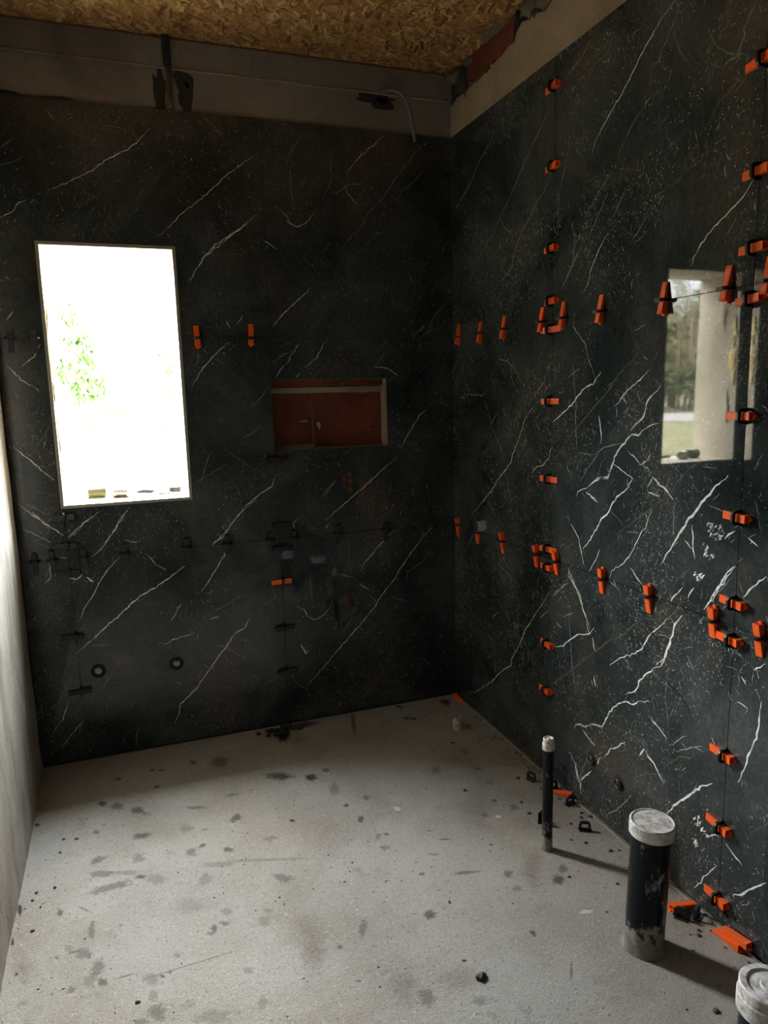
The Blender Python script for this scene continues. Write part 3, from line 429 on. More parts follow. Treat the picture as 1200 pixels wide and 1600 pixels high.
# expanding foam and mortar on the left window cheek
for c, ry, rz, mm, sd in (((YB + 0.03, 1.72), .030, .10, I_FOAM, 41), ((YB + 0.02, 1.60), .016, .05, I_FOAM, 42), ((YB + 0.025, 1.86), .018, .06, I_FOAM, 43), ((YB + 0.06, 1.42), .014, .09, I_PL, 44), ((YB + 0.12, 1.95), .03, .10, I_PL, 45)):
    patch(mb, lambda a, z, n: (WX0 + n, a, z), c, ry, rz, mm, 0.0, 0.008, seed=sd, rag=.9)
struct(mb.build('wall_back', TM), 'back wall clad in black veined marble tiles with a window hole and a niche')

# ---- right wall
mb = MB()
colsR = [YF, SY2 - 0.9, SY2, SY1, YB]
tiles(mb, PR, [YF, SY2 - 0.9], ROWS, []); tiles(mb, PR, [SY2 - 0.9, SY2, SY1, YB - 0.002], ROWS, [])
marbling(mb, PR, VEINS_RIGHT, colsR, ROWS, [], 9.1)
mb.box(XR + TH, XR + 0.25, YF - 0.2, YB + 0.32, -0.1, ZC + 0.02, I_GAP)
# ragged mortar band above the tiles
top = [(3.226, 2.835), (3.15, 2.852), (3.07, 2.846), (2.99, 2.850), (2.94, 2.846), (2.875, 2.856), (2.80, 2.866), (2.75, 2.858), (2.70, 2.872), (2.655, 2.868), (2.64, 2.895), (2.60, 2.915), (2.55, 2.900), (2.50, 2.905), (2.44, 2.880),
       (2.38, 2.90), (2.32, 2.915), (2.27, 2.905), (2.2, 2.94), (2.12, 2.93), (2.0, 2.955), (1.8, 2.94), (1.5, 2.96), (1.2, 2.95), (0.6, 2.96), (0.0, 2.95), (YF, 2.96)]
fine = []
for (a0, z0), (a1, z1) in zip(top, top[1:]):
    k = max(1, int(abs(a1 - a0) / 0.012))
    for i in range(k):
        a = a0 + (a1 - a0) * i / k; fine.append((a, z0 + (z1 - z0) * i / k + 0.006 * noise.noise(Vector((a * 40, 1, 0))) + 0.004 * noise.noise(Vector((a * 110, 4, 0)))))
fine.append(top[-1])
for (a0, z0), (a1, z1) in zip(fine, fine[1:]):
    x0, x1 = XR + 0.002, XR + 0.022
    mb.add([(x0, a0, ZT), (x0, a1, ZT), (x0, a1, z1), (x0, a0, z0), (x1, a1, z1 + 0.004), (x1, a0, z0 + 0.004)], [(0, 1, 2, 3), (3, 2, 4, 5)], I_BAND)
mb.box(XR + 0.003, XR + 0.02, YF, YB, ZT - 0.004, ZT, I_BAND)
# clay block showing through, and rubble around it
mb.box(XR + 0.006, XR + 0.05, 2.665, 3.06, 2.80, 2.995, I_BR)
def lump(mb, c, r, m, seed, sub=10):
    vs = []; fs = []
    for i in range(sub + 1):
        for k in range(sub * 2):
            th, ph = math.pi * i / sub, math.pi * k / sub
            d = Vector((math.sin(th) * math.cos(ph), math.sin(th) * math.sin(ph), math.cos(th)))
            q = 1 + 0.55 * noise.noise(d * 1.7 + Vector((seed, 0, 0))) + 0.25 * noise.noise(d * 4.5 + Vector((0, seed, 0)))
            vs.append((c[0] + d.x * r[0] * q, c[1] + d.y * r[1] * q, c[2] + d.z * r[2] * q))
    s2 = sub * 2
    for i in range(sub):
        for k in range(s2): fs.append((i * s2 + k, (i + 1) * s2 + k, (i + 1) * s2 + (k + 1) % s2, i * s2 + (k + 1) % s2))
    mb.add(vs, fs, m, True)
for c, r, m_, sd in (((1.555, 3.13, 2.90), (.03, .055, .05), I_MORTAR_SHADE, 1), ((1.55, 3.17, 2.95), (.05, .05, .04), I_RUB, 2), ((1.55, 3.05, 2.965), (.045, .05, .02), I_RUB, 3), ((1.55, 2.80, 2.975), (.05, .10, .018), I_RUB, 4),
                     ((1.56, 2.635, 2.95), (.035, .022, .06), I_MORTAR_SHADE, 5), ((1.55, 2.56, 2.955), (.045, .06, .045), I_RUB, 6), ((1.545, 2.44, 2.945), (.04, .07, .045), I_RUB, 7), ((1.55, 2.50, 2.91), (.03, .03, .02), I_MORTAR_SHADE, 8), ((1.55, 2.33, 2.955), (.035, .06, .035), I_RUB, 9),
                     ((1.55, 2.20, 2.965), (.04, .07, .03), I_RUB, 10), ((1.545, 2.02, 2.97), (.04, .10, .03), I_RUB, 11), ((1.545, 2.87, 2.855), (.022, .025, .012), I_MORTAR_SHADE, 12), ((1.545, 2.80, 2.862), (.02, .03, .010), I_MORTAR_SHADE, 13), ((1.545, 3.02, 2.86), (.018, .02, .015), I_RUB, 14), ((1.545, 3.075, 2.845), (.02, .014, .03), I_BR, 15)):
    lump(mb, c, r, m_, sd)
struct(mb.build('wall_right', TM), 'right wall clad in polished black veined marble tiles')

# ---- left and front wall: grey-cream rough plaster
LPL = mat('dirty_plaster', rough=0.93, spec=0.2, build=b_plaster((0.19, 0.165, 0.13), (0.34, 0.31, 0.265), (0.46, 0.43, 0.38), 3.0, 1.0, 0.28))
mb = MB()
ny, nzr = 90, 80; vs = []
for j in range(nzr + 1):
    for i in range(ny + 1):
        y = YF + (YB + TH - YF) * i / ny; z = -0.01 + (ZC + 0.02) * j / nzr
        dx = 0.004 * noise.noise(Vector((0, y * 3, z * 2))) + 0.0025 * noise.noise(Vector((0, y * 16, z * 5)))
        if y > YB - 0.012: dx -= 0.010
        if z < 0.12: dx += 0.006 * (1 - z / 0.12)
        vs.append((XL + 0.001 + dx, y, z))
mb.add(vs, [(j * (ny + 1) + i, j * (ny + 1) + i + 1, (j + 1) * (ny + 1) + i + 1, (j + 1) * (ny + 1) + i) for j in range(nzr) for i in range(ny)], 0, True)
mb.box(XL - 0.25, XL - 0.02, YF - 0.2, YB + 0.315, -0.1, ZC + 0.02, 0)
struct(mb.build('wall_left', [LPL]), 'left wall of rough cream plaster with grime at its foot')
mb = MB(); mb.box(XL - 0.25, XR + 0.25, YF - 0.2, YF, -0.1, ZC + 0.02, 0)
struct(mb.build('wall_front', [RUBBLE]), 'dark rough mortar wall behind the viewer')

# ---- ceiling of oriented strand board
mb = MB(); mb.box(XL - 0.25, XR + 0.25, YF - 0.2, YB + 0.315, ZC, ZC + 0.2, 0)
def flake(y0, y1, N):
    for k in range(N):
        x, y = random.uniform(XL, XR), random.uniform(y0, y1); g = random.gauss(1.15, 0.55) if random.random() < 0.7 else random.uniform(0, math.pi)
        L, W_ = random.uniform(0.018, 0.055), random.uniform(0.003, 0.010)
        ca, sa = math.cos(g), math.sin(g); z = ZC - 0.0002 - 0.0011 * random.random()
        c = [(-L, -W_ * random.uniform(.4, 1)), (L * random.uniform(.6, 1), -W_), (L, W_ * random.uniform(.3, 1)), (-L * random.uniform(.6, 1), W_)]
        tz = random.uniform(-1, 1) * 0.0006
        vs = [(x + p * ca - q * sa, min(y + p * sa + q * ca, YB), z + tz * (p / L)) for p, q in c]
        mb.add(vs, [(0, 1, 2, 3)], random.choices(range(5), (30, 26, 22, 10, 12))[0])
flake(1.9, YB, 9000); flake(YF, 1.9, 1500)
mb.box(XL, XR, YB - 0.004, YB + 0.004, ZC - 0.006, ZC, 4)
struct(mb.build('ceiling', OSB), 'ceiling of brown oriented strand board', 'ceiling')

# ---- floor with its stains
mb = MB(); mb.box(XL - 0.25, XR + 0.25, YF - 0.2, YB + 0.315, -0.15, 0, 0)
def stain(c, a, b, lvl, seed):
    seg = 26; vs = []; fd = []
    for ring, fr, fv in ((0, 0.001, 1.0), (1, 0.55, 0.62), (2, 0.9, 0.30), (3, 1.35, 0.0)):
        for k in range(seg):
            t = 2 * math.pi * k / seg; q = fr * (1 + 0.45 * noise.noise(Vector((math.cos(t) * 1.5 + seed, math.sin(t) * 1.5, seed * 0.7))))
            x, y = c[0] + a[0] * q * math.cos(t) + b[0] * q * math.sin(t), c[1] + a[1] * q * math.cos(t) + b[1] * q * math.sin(t)
            vs.append((min(max(x, XL + 0.004), XR - 0.002), min(y, YB - 0.002), 0.0004 + 0.00003 * (seed % 17))); fd.append(fv)
    o = mb.add(vs, [(r * seg + k, r * seg + (k + 1) % seg, (r + 1) * seg + (k + 1) % seg, (r + 1) * seg + k) for r in range(3) for k in range(seg)], 1 + lvl)
    for i, q in enumerate(fd): mb.fade[o + i] = q
for i, s in enumerate(STAINS):
    stain((s[0] / 1000, s[1] / 1000), (s[2] / 1000, s[3] / 1000), (s[4] / 1000, s[5] / 1000), s[6], i)
for i in range(45):
    x, y = random.uniform(XL + .03, XR - .03), random.uniform(0.3, YB - .05); g = random.uniform(0, 3.14); L = random.choice((.006, .01, .016, .025)); q = random.uniform(.4, .9)
    stain((x, y), (L * math.cos(g), L * math.sin(g)), (-L * q * math.sin(g), L * q * math.cos(g)), random.choice((0, 1, 1, 2, 5)), 200 + i)
# thin mortar fillet where the floor meets the tiles on the right
mb.tube([(XR - 0.004 + 0.002 * noise.noise(Vector((y * 11, 0, 0))), y, 0.001) for y in [0.8 + 0.03 * i for i in range(80)]], 0.005, 0, 6)
struct(mb.build('floor', [FLOOR] + STAINS_M), 'bare concrete screed floor with damp spots and scratches', 'floor')

# ---- metal edge around the window opening
mb = MB()
def ring(mb, x0, x1, z0, z1, wd, y0, y1, m=0):
    mb.box(x0, x1, y0, y1, z0, z0 + wd, m); mb.box(x0, x1, y0, y1, z1 - wd, z1, m)
    mb.box(x0, x0 + wd, y0, y1, z0 + wd, z1 - wd, m); mb.box(x1 - wd, x1, y0, y1, z0 + wd, z1 - wd, m)
ring(mb, WX0 - 0.012, WX1 + 0.012, WZ0 - 0.012, WZ1 + 0.012, 0.006, YB - 0.002, YB + TH)
ring(mb, WX0 - 0.006, WX1 + 0.006, WZ0 - 0.006, WZ1 + 0.006, 0.007, YB - 0.0005, YB + 0.013)
ring(mb, WX0 - 0.0145, WX1 + 0.0145, WZ0 - 0.0145, WZ1 + 0.0145, 0.0025, YB - 0.0008, YB + TH, 1)
struct(mb.build('trim_1', [TRIM, GAP]), 'dark bronze metal edge profile framing the window hole', 'trim')

# ------------------------------------------------------------------ tile levelling clips
TN, TK = 0.055, 0.035       # reach of the thin and of the thick end
def wedge_mesh(name, material, plain=False):
    mb = MB(); w2 = 0.0105
    def h(x): return 0.005 + 0.017 * (x + TN) / (TN + TK)
    sec = lambda x, ww, hh, z0=0.0015: [(x, -ww, z0), (x, ww, z0), (x, ww, hh), (x, -ww, hh)]
    xs = [-TN, -0.01, 0.0, TK - 0.012, TK]
    vs = []
    for x in xs: vs += sec(x, w2, h(x))
    fs = []
    for i in range(len(xs) - 1):
        for k in range(4): fs.append((4 * i + k, 4 * i + (k + 1) % 4, 4 * i + 4 + (k + 1) % 4, 4 * i + 4 + k))
    fs += [(3, 2, 1, 0)]
    # hollow thick end: rim and recess
    e = 4 * (len(xs) - 1); o = len(vs); z1 = h(TK)
    vs += [(TK, -w2 + .003, .0045), (TK, w2 - .003, .0045), (TK, w2 - .003, z1 - .003), (TK, -w2 + .003, z1 - .003)]
    vs += [(TK - .008, -w2 + .003, .0045), (TK - .008, w2 - .003, .0045), (TK - .008, w2 - .003, z1 - .003), (TK - .008, -w2 + .003, z1 - .003)]
    for k in range(4):
        fs.append((e + k, e + (k + 1) % 4, o + (k + 1) % 4, o + k)); fs.append((o + k, o + (k + 1) % 4, o + 4 + (k + 1) % 4, o + 4 + k))
    fs.append((o + 4, o + 5, o + 6, o + 7))
    mb.add(vs, fs, 0)
    mb.box(TK - .001, TK + 0.006, -w2 * 0.45, w2 * 0.45, 0.0015, 0.008, 0)     # small tongue on the thick end
    n_ = 14                                                             # ratchet teeth on the slope
    for i in range(n_):
        x = -TN + 0.006 + i * 0.0055
        mb.add([(x, -w2 * .62, h(x)), (x, w2 * .62, h(x)), (x + .0042, w2 * .62, h(x + .0042)), (x + .0042, -w2 * .62, h(x + .0042)), (x, -w2 * .62, h(x) + .0008), (x, w2 * .62, h(x) + .0008)], [(0, 4, 5, 1), (4, 3, 2, 5), (0, 3, 4), (1, 5, 2)], 0)
    return mb.build(name, material, mesh_only=True)
def clip_mesh():
    mb = MB(); t = 0.0034          # frame plate standing in the seam
    outer = [(-.021, 0), (.021, 0), (.0205, .016), (.017, .027), (.010, .0315), (-.010, .0315), (-.017, .027), (-.0205, .016)]
    inner = [(-.0118, .0006), (.0118, .0006), (.0118, .014), (.0116, .0205), (.009, .0235), (-.009, .0235), (-.0116, .0205), (-.0118, .014)]
    n = 8; vs = [(sx * t, y, z) for sx in (-1, 1) for y, z in outer] + [(sx * t, y, z) for sx in (-1, 1) for y, z in inner]
    fs = []
    for k in range(n):
        q = (k + 1) % n
        fs += [(k, q, 2 * n + q, 2 * n + k), (n + q, n + k, 3 * n + k, 3 * n + q), (q, k, n + k, n + q), (2 * n + k, 2 * n + q, 3 * n + q, 3 * n + k)]
    mb.add(vs, fs, 0)
    mb.box(-.006, .006, -.0135, .0135, .0232, .0262, 0)           # cross bar pressed by the wedge
    mb.box(-.0012, .0012, -.024, .024, -.002, .0032, 0)
    return mb.build('clip', BLACKP, mesh_only=True)
WEDGE_O, WEDGE_D, CLIP = wedge_mesh('wedge', ORANGE), wedge_mesh('wedge', DARKW), clip_mesh()
def leveler(loc, ln, nrm, label, group, dark=False, name='tile_leveling_clip', clip=True):
    ln, nrm = Vector(ln).normalized(), Vector(nrm).normalized(); wv = nrm.cross(ln)
    M = Matrix((ln, wv, nrm)).transposed()
    r = empty(name, loc, M); tag(r, label, 'tile clip', group)
    o = bpy.data.objects.new('wedge', WEDGE_D if dark else WEDGE_O); C.objects.link(o); o.parent = r
    if not dark: o['label'] = 'orange plastic wedge'
    s = random.uniform(-0.006, 0.006); o.location = (s, 0, 0)
    if clip:
        o = bpy.data.objects.new('clip', CLIP); C.objects.link(o); o.parent = r; o['label'] = 'black plastic clip frame'
    return r
ORD = ['topmost', 'second from the top', 'third from the top', 'fourth from the top', 'fifth from the top', 'sixth from the top', 'seventh from the top', 'eighth from the top', 'ninth from the top', 'tenth from the top', 'lowest']
GR = 'orange levelling wedges with black clips on the right wall seams'
jt = lambda: random.gauss(0, 0.035)
for i, (z, flip) in enumerate([(2.606, 0), (2.341, 0), (2.062, 0), (1.876, 0), (1.774, 1), (1.513, 1), (1.22, 1), (0.946, 1), (0.873, 0), (0.561, 0), (0.366, 0)]):
    leveler((XR, SY1, z), (0, (1 if flip else -1), jt()), (-1, 0, 0), 'level orange wedge on the right wall inner upright seam, %s' % ORD[i], GR)
for i, z in enumerate([2.33, 2.076, 1.895, 1.772, 1.479, 1.212, 0.977, 0.872, 0.533, 0.313, 0.087]):
    leveler(PR(SY2, z, 0), (0, -1, jt()), (-1, 0, 0), 'level orange wedge on the right wall near upright seam, %s' % ORD[i], GR)
PA = ['nearest the dark room corner', 'second from the room corner', 'third from the room corner', 'just corner-side of the inner upright seam', 'just camera-side of the inner upright seam', 'between the inner seam and reflected window', 'over the left edge of the reflected window', 'over the right edge of the reflected window', 'at the right edge of the photo']
for i, y in enumerate([3.145, 2.926, 2.716, 2.425, 2.286, 2.069, 1.771, 1.534, 1.405]):
    leveler(PR(y, ZA, 0), (0, jt(), -1), (-1, 0, 0), 'upright orange wedge on the upper right-wall seam, %s' % PA[i], GR)
PBL = ['nearest the dark room corner', 'under the protruding pipe stub', 'third from the room corner', 'just corner-side of the inner upright seam', 'just camera-side of the inner upright seam', 'first after the inner upright seam cluster', 'midway along the middle tile', 'left of the near upright seam', 'at the right edge of the photo']
for i, y in enumerate([3.168, 2.957, 2.723, 2.449, 2.308, 2.026, 1.789, 1.523, 1.364]):
    leveler(PR(y, ZB, 0), (0, jt(), 1), (-1, 0, 0), 'orange wedge pointing down on the lower right-wall seam, %s' % PBL[i], GR)
GO = 'orange levelling wedges on the back wall'
leveler((0.334, YB, ZA), (jt(), 0, -1), (0, -1, 0), 'small orange wedge upright on the back wall close beside the window', GO)
leveler((0.562, YB, ZA), (jt(), 0, -1), (0, -1, 0), 'small orange wedge upright on the back wall above left of the brick niche', GO)
leveler((SX2, YB, 0.709), (1, 0, jt()), (0, -1, 0), 'single orange wedge lying level on the upright seam below the brick niche', GO)
GD = 'black levelling wedges on the back wall'
for x, lab in ((-0.378, 'black wedge hanging at the left edge of the back wall beside the window'), (-0.294, 'black wedge hanging close against the left window edge')):
    leveler((x, YB, ZA), (jt(), 0, 1), (0, -1, 0), lab, GD, True)
for x, lab in ((-0.376, 'next to the left wall'), (-0.311, 'just left of the outermost upright seam'), (-0.190, 'just right of the outermost upright seam'), (-0.026, 'under the left half of the window'), (0.231, 'under the right window corner'),
               (0.407, 'between the window corner and the niche'), (0.601, 'just left of the niche seam'), (0.711, 'just right of the niche seam'), (0.924, 'under the middle of the niche'), (1.166, 'under the right end of the niche')):
    leveler((x, YB, ZB), (jt(), 0, 1), (0, -1, 0), 'black wedge pointing down on the lower back-wall seam, %s' % lab, GD, True)
for z, lab in ((1.277, 'right below the niche'), (0.974, 'above the seam crossing'), (0.866, 'below the seam crossing'), (0.486, 'second up from the floor'), (0.271, 'nearest the floor')):
    leveler((SX2, YB, z), (-1, 0, jt()), (0, -1, 0), 'level black wedge on the upright seam under the niche, %s' % lab, GD, True)
for z, lab in ((1.085, 'under the window corner'), (0.965, 'just above the seam crossing'), (0.850, 'just below the seam crossing'), (0.57, 'left of the water outlets'), (0.324, 'nearest the floor')):
    leveler((SX1, YB, z), (1, 0, jt()), (0, -1, 0), 'level black wedge on the upright seam below the window, %s' % lab, GD, True)

# ------------------------------------------------------------------ pipes rising from the floor
def pipe(name, x, y, r, h, capr, caph, label, lean=(0, 0), cap_style='flat', collar=True, bodymat=None):
    root = empty(name, (x, y, 0)); tag(root, label, 'pipe')
    root.rotation_euler = (lean[0], lean[1], 0)
    mb = MB(); prof = [(r + 0.002, 0.0)] + [(r, 0.01 + (h - 0.01) * i / 8) for i in range(9)]; mb.lathe(prof)
    mb.build('pipe_body', bodymat or PIPE, root)
    mb = MB(); z0 = h - caph * 0.9
    if cap_style == 'flat':
        prof = [(r + .0005, z0), (capr, z0), (capr, z0 + caph - .003), (capr - .003, z0 + caph), (capr - .006, z0 + caph), (capr - .007, z0 + caph - .002), (0.0001, z0 + caph - .002)]
    else:
        zz = z0 + caph
        prof = [(r + .0003, z0), (capr, z0), (capr, z0 + caph * .55), (capr - .0025, z0 + caph * .6), (capr - .003, zz - .002), (capr - .005, zz), (capr * .72, zz), (capr * .68, zz - .004), (capr * .3, zz - .004), (capr * .25, zz - .001), (.0001, zz - .001)]
    mb.lathe(prof); o = mb.build('cap', CAP, root); o['label'] = 'stained white plastic cap'
    if collar:
        mb = MB(); vs = []; seg = 40
        for k in range(seg):
            t = 2 * math.pi * k / seg; q = noise.noise(Vector((math.cos(t) * 2, math.sin(t) * 2, x * 5)))
            for rr, z in ((r * (1.12 + .12 * q), 0.0005), (r * (1.07 + .06 * q), r * .22), (r * 1.01, r * (.75 + .8 * q))): vs.append((rr * math.cos(t), rr * math.sin(t), max(z, 0.0005)))
        mb.add(vs, [(3 * k + j, 3 * ((k + 1) % seg) + j, 3 * ((k + 1) % seg) + j + 1, 3 * k + j + 1) for k in range(seg) for j in (0, 1)], 0, True)
        o = mb.build('mortar_collar', CRUMBL, root); o['label'] = 'grey mortar around the foot'
    return root
CRUMBL = mat('pipe_mortar', rough=0.95, build=b_plaster((0.13, 0.12, 0.105), (0.24, 0.225, 0.20), (0.33, 0.31, 0.28), 5))
pipe('drain_pipe', 1.275, 1.468, 0.0535, 0.385, 0.0605, 0.036, 'thick black drain pipe with white cap and mortar-smeared foot near the right wall', (0.02, 0.02))
pipe('drain_pipe', 1.262, 1.943, 0.0175, 0.405, 0.0205, 0.040, 'thin tall black pipe with small white cap standing before the right wall', (0.0, 0.0), 'knob')
pipe('drain_pipe', 1.370, 2.872, 0.019, 0.052, 0.0235, 0.048, 'short white capped pipe stub in the far right corner of the floor', cap_style='knob', collar=False, bodymat=WHITEP)
pipe('drain_pipe', 1.150, 0.955, 0.0535, 0.350, 0.0595, 0.060, 'thick capped pipe cut off by the lower right edge of the photo', cap_style='knob')

# ------------------------------------------------------------------ pipe outlets in the walls
def outlet(loc, nrm, r, label, depth=0.006):
    nrm = Vector(nrm); up = Vector((0, 0, 1)); s = up.cross(nrm)
    root = empty('water_outlet', loc, Matrix((s, up, nrm)).transposed()); tag(root, label, 'water outlet')
    mb = MB(); mb.lathe([(0.0001, .0005), (r, .0005), (r * 1.04, .0002), (r * 1.05, 0.0)]); o = mb.build('hole', GAP, root); o['label'] = 'dark rough hole'
    mb = MB(); mb.lathe([(r * .56, .0006), (r * .56, depth), (r * .50, depth + .001), (r * .44, depth), (r * .44, .002), (.0001, .002)], seg=6 if 0 else 32); mb.build('threaded_socket', STEEL, root)
    mb = MB(); mb.box(-r * .14, r * .14, -r * .34, r * .34, .002, depth + .001); o = mb.build('plug_key', STEEL, root, bevel=.001)
    return root
GW = 'water outlets low on the back wall'
outlet((-0.175, YB, 0.402), (0, -1, 0), .030, 'round steel water outlet low on the back wall, the left of the two')
outlet((0.151, YB, 0.386), (0, -1, 0), .030, 'round steel water outlet low on the back wall, the right of the two')
outlet((XR, 2.065, 0.215), (-1, 0, 0), .027, 'dark water outlet low on the right wall behind the thin pipe', .010)
outlet((XR, 1.909, 0.205), (-1, 0, 0), .027, 'dark water outlet low on the right wall above the thick pipe', .012)
root = empty('pipe_stub', (XR, 2.905, 0.947)); tag(root, 'grey plastic pipe stub poking out of the right wall near the corner', 'pipe')
def hx(mb, prof, m=0): # lathe around the -x direction
    seg = 32; vs = [(-d, r * math.cos(2 * math.pi * k / seg), r * math.sin(2 * math.pi * k / seg)) for r, d in prof for k in range(seg)]
    mb.add(vs, [(i * seg + k, i * seg + (k + 1) % seg, (i + 1) * seg + (k + 1) % seg, (i + 1) * seg + k) for i in range(len(prof) - 1) for k in range(seg)], m, True)
mb = MB(); hx(mb, [(.026, 0), (.026, .012), (.0235, .014), (.0235, .050), (.020, .050), (.020, .030)]); mb.build('pipe_body', GREYW, root)
mb = MB(); hx(mb, [(.0238, .044), (.0238, .052), (.0001, .052)]); o = mb.build('plug', BLACKP, root); o['label'] = 'black plug in the pipe mouth'

# ------------------------------------------------------------------ conduits at the top of the back wall
mb = MB()
pts = [(0.287, YB - 0.010, 2.990 - 0.0045 * i) for i in range(28)]
mb.tube(pts, [0.0155 + (0.0012 if i % 2 else 0) for i in range(28)], 0, 14)
o = mb.build('conduit', BLUEP); tag(o, 'dark blue corrugated conduit coming down the beam from the board ceiling', 'conduit')
mb = MB()
mb.tube([(0.290 + .003 * math.sin(i), YB - 0.004, 2.866 - 0.02 * i) for i in range(9)], [.011 + .003 * random.random() for _ in range(9)], 0, 10)
o = mb.build('mortar_smear', RUBBLE); tag(o, 'lumpy mortar streak under the dark blue conduit', 'mortar')
mb = MB()
P0, P1, P2, P3 = Vector((1.185, YB + 0.004, 2.862)), Vector((1.29, YB - 0.075, 2.895)), Vector((1.31, YB - 0.05, 2.80)), Vector((1.345, YB - 0.016, 2.668))
pts = []
for i in range(61):
    t = i / 60; pts.append(P0 * (1 - t) ** 3 + P1 * 3 * t * (1 - t) ** 2 + P2 * 3 * t * t * (1 - t) + P3 * t ** 3)
mb.tube(pts, [0.0085 if i % 2 else 0.0072 for i in range(61)], 0, 10)
o = mb.build('cable_sleeve', GREYP); tag(o, 'grey corrugated cable sleeve curling out of the beam near the corner', 'cable')
mb = MB(); mb.tube([P3 + Vector((0.001 * i, 0, -0.006 * i)) for i in range(4)], 0.003, 0, 6); e = mb.build('cable_end', BLACKP, o)

# ------------------------------------------------------------------ things on the window sill
SZ = WZ0 + 0.0035
ZS = WZ0
def can(loc, rz, r, L, label, material, open_end=True):
    root = empty('tin_can', loc); root.rotation_euler = (0, math.pi / 2, rz); tag(root, label, 'can')
    mb = MB(); mb.lathe([(.0001, 0), (r - .002, 0), (r, .002), (r * .97, L * .3), (r, L * .32), (r * .97, L * .6), (r, L * .62), (r, L - .001), (r * .92, L), (r * .90, L - .006), (r * .9, .006), (.0001, .006)], seg=28)
    mb.build('can_body', material, root)
    return root
can((-0.160, 3.405, ZS + 0.0265), 0.10, 0.026, 0.075, 'olive tin can lying on the left part of the window sill', GREENM)
can((0.012, 3.36, ZS + 0.0245), 2.7, 0.024, 0.065, 'grey tipped cup lying open end left on the middle of the window sill', STEEL)
mb = MB(); lump(mb, (0, 0, .010), (.017, .013, .011), 0, 61); o = mb.build('yellow_scrap', YEL, loc=(-0.048, 3.39, ZS)); tag(o, 'bright yellow scrap between the two cans on the window sill', 'scrap')
root = empty('trowel', (0.045, 3.40, ZS)); root.rotation_euler = (0, 0, 0.12); tag(root, 'grey trowel with dark handle lying on the window sill', 'trowel')
mb = MB(); mb.tube([(0, 0, .016), (.03, 0, .018), (.06, 0, .014), (.075, 0, .016)], [.008, .010, .009, .006], 0, 10); mb.build('handle', BLACKP, root)
mb = MB(); mb.box(.075, .145, -.028, .028, .004, .0065, 0); mb.tube([(.07, 0, .016), (.085, 0, .016), (.10, 0, .007)], .003, 0, 6); mb.build('blade', STEEL, root)
root = empty('tape_roll', (0.21, 3.47, ZS)); root.rotation_euler = (0, 0, 0.3); tag(root, 'small black roll lying in the right corner of the window sill', 'tape')
mb = MB(); mb.lathe([(.018, 0), (.032, 0), (.032, .022), (.018, .022), (.018, 0)], seg=28); mb.build('roll', BLACKP, root)
mb = MB(); mb.lathe([(.0165, 0), (.0178, 0), (.0178, .022), (.0165, .022), (.0165, 0)], seg=28); mb.build('core', WHITEP, root)

# ------------------------------------------------------------------ debris on the floor
def fallen(loc, ang, label, tilt=0.0):
    r = empty('loose_wedge', loc, (Matrix.Rotation(ang, 3, 'Z') @ Matrix.Rotation(tilt, 3, 'Y'))); tag(r, label, 'wedge')
    o = bpy.data.objects.new('wedge_body', WEDGE_O); C.objects.link(o); o.parent = r; return r
fallen((1.470, 1.541, 0.006), math.pi, 'loose orange wedge leaning on a black clip at the foot of the thick pipe', 0.0)
fallen((1.504, 1.384, 0.0), math.radians(-86), 'loose orange wedge lying flat by the right wall, inner one of the crossed pair')
fallen((1.511, 1.362, 0.0215), math.radians(-89), 'loose orange wedge resting on top of another beside the right wall', 0.0)
fallen((1.500, 2.205, 0.0), math.radians(-55), 'loose orange wedge half hidden behind the thin pipe at the wall foot')
fallen((1.512, 3.165, 0.0), math.radians(90), 'loose dim red wedge lying in the far right floor corner')
def loose_clip(loc, rot, label, upright=True):
    r = empty('broken_clip', loc); r.rotation_euler = rot; tag(r, label, 'broken clip')
    o = bpy.data.objects.new('clip_frame', CLIP); C.objects.link(o); o.parent = r
    mb = MB(); mb.box(-.014, .014, -.020, .020, -.0035, -.0015); mb.build('base_plate', BLACKP, r)
loose_clip((1.445, 1.985, 0.0037), (0, 0, math.radians(60)), 'black clip frame standing on the floor between the pipes')
loose_clip((1.325, 2.085, 0.021), (math.radians(90), 0, math.radians(30)), 'black clip lying on the floor just left of the thin pipe')
loose_clip((1.448, 2.350, 0.0037), (0, 0, math.radians(20)), 'black clip lying behind the thin pipe near the wall foot')
loose_clip((1.490, 2.262, 0.0037), (0, 0, math.radians(80)), 'black clip touching the right wall foot behind the thin pipe')
loose_clip((1.492, 2.145, 0.0037), (0, 0, math.radians(100)), 'black clip by the wall foot beside the loose orange wedge')
loose_clip((1.450, 1.512, 0.0037), (0, 0, math.radians(35)), 'black clip under the leaning orange wedge')
loose_clip((1.495, 1.500, 0.0037), (0, 0, math.radians(120)), 'black clip against the wall foot beside the thick pipe')
mb = MB(); mb.prism([(1.470, 2.49, 0), (1.474, 2.49, 0), (1.474, 2.49, .004), (1.470, 2.49, .004)], (-0.006, -0.16, 0))
o = mb.build('batten_offcut', PALEW); tag(o, 'thin pale strip lying parallel to the right wall behind the thin pipe', 'strip')
mb = MB(); lump(mb, (0, 0, .005), (.015, .011, .008), 0, 71); o = mb.build('mortar_clod', CRUMB, loc=(0.795, 1.532, 0)); tag(o, 'dark mortar clod in the middle of the bare floor', 'clod')
mb = MB()
for i in range(26):
    lump(mb, (random.gauss(0, .06), random.gauss(0, .02), .006), (random.uniform(.006, .022), random.uniform(.006, .016), random.uniform(.004, .012)), 0, 80 + i, 6)
o = mb.build('adhesive_debris', MORTAR_SHADE, loc=(0.60, 3.165, 0)); tag(o, 'heap of dark adhesive crumbs at the foot of the back wall', 'debris', kind='stuff')
mb = MB()
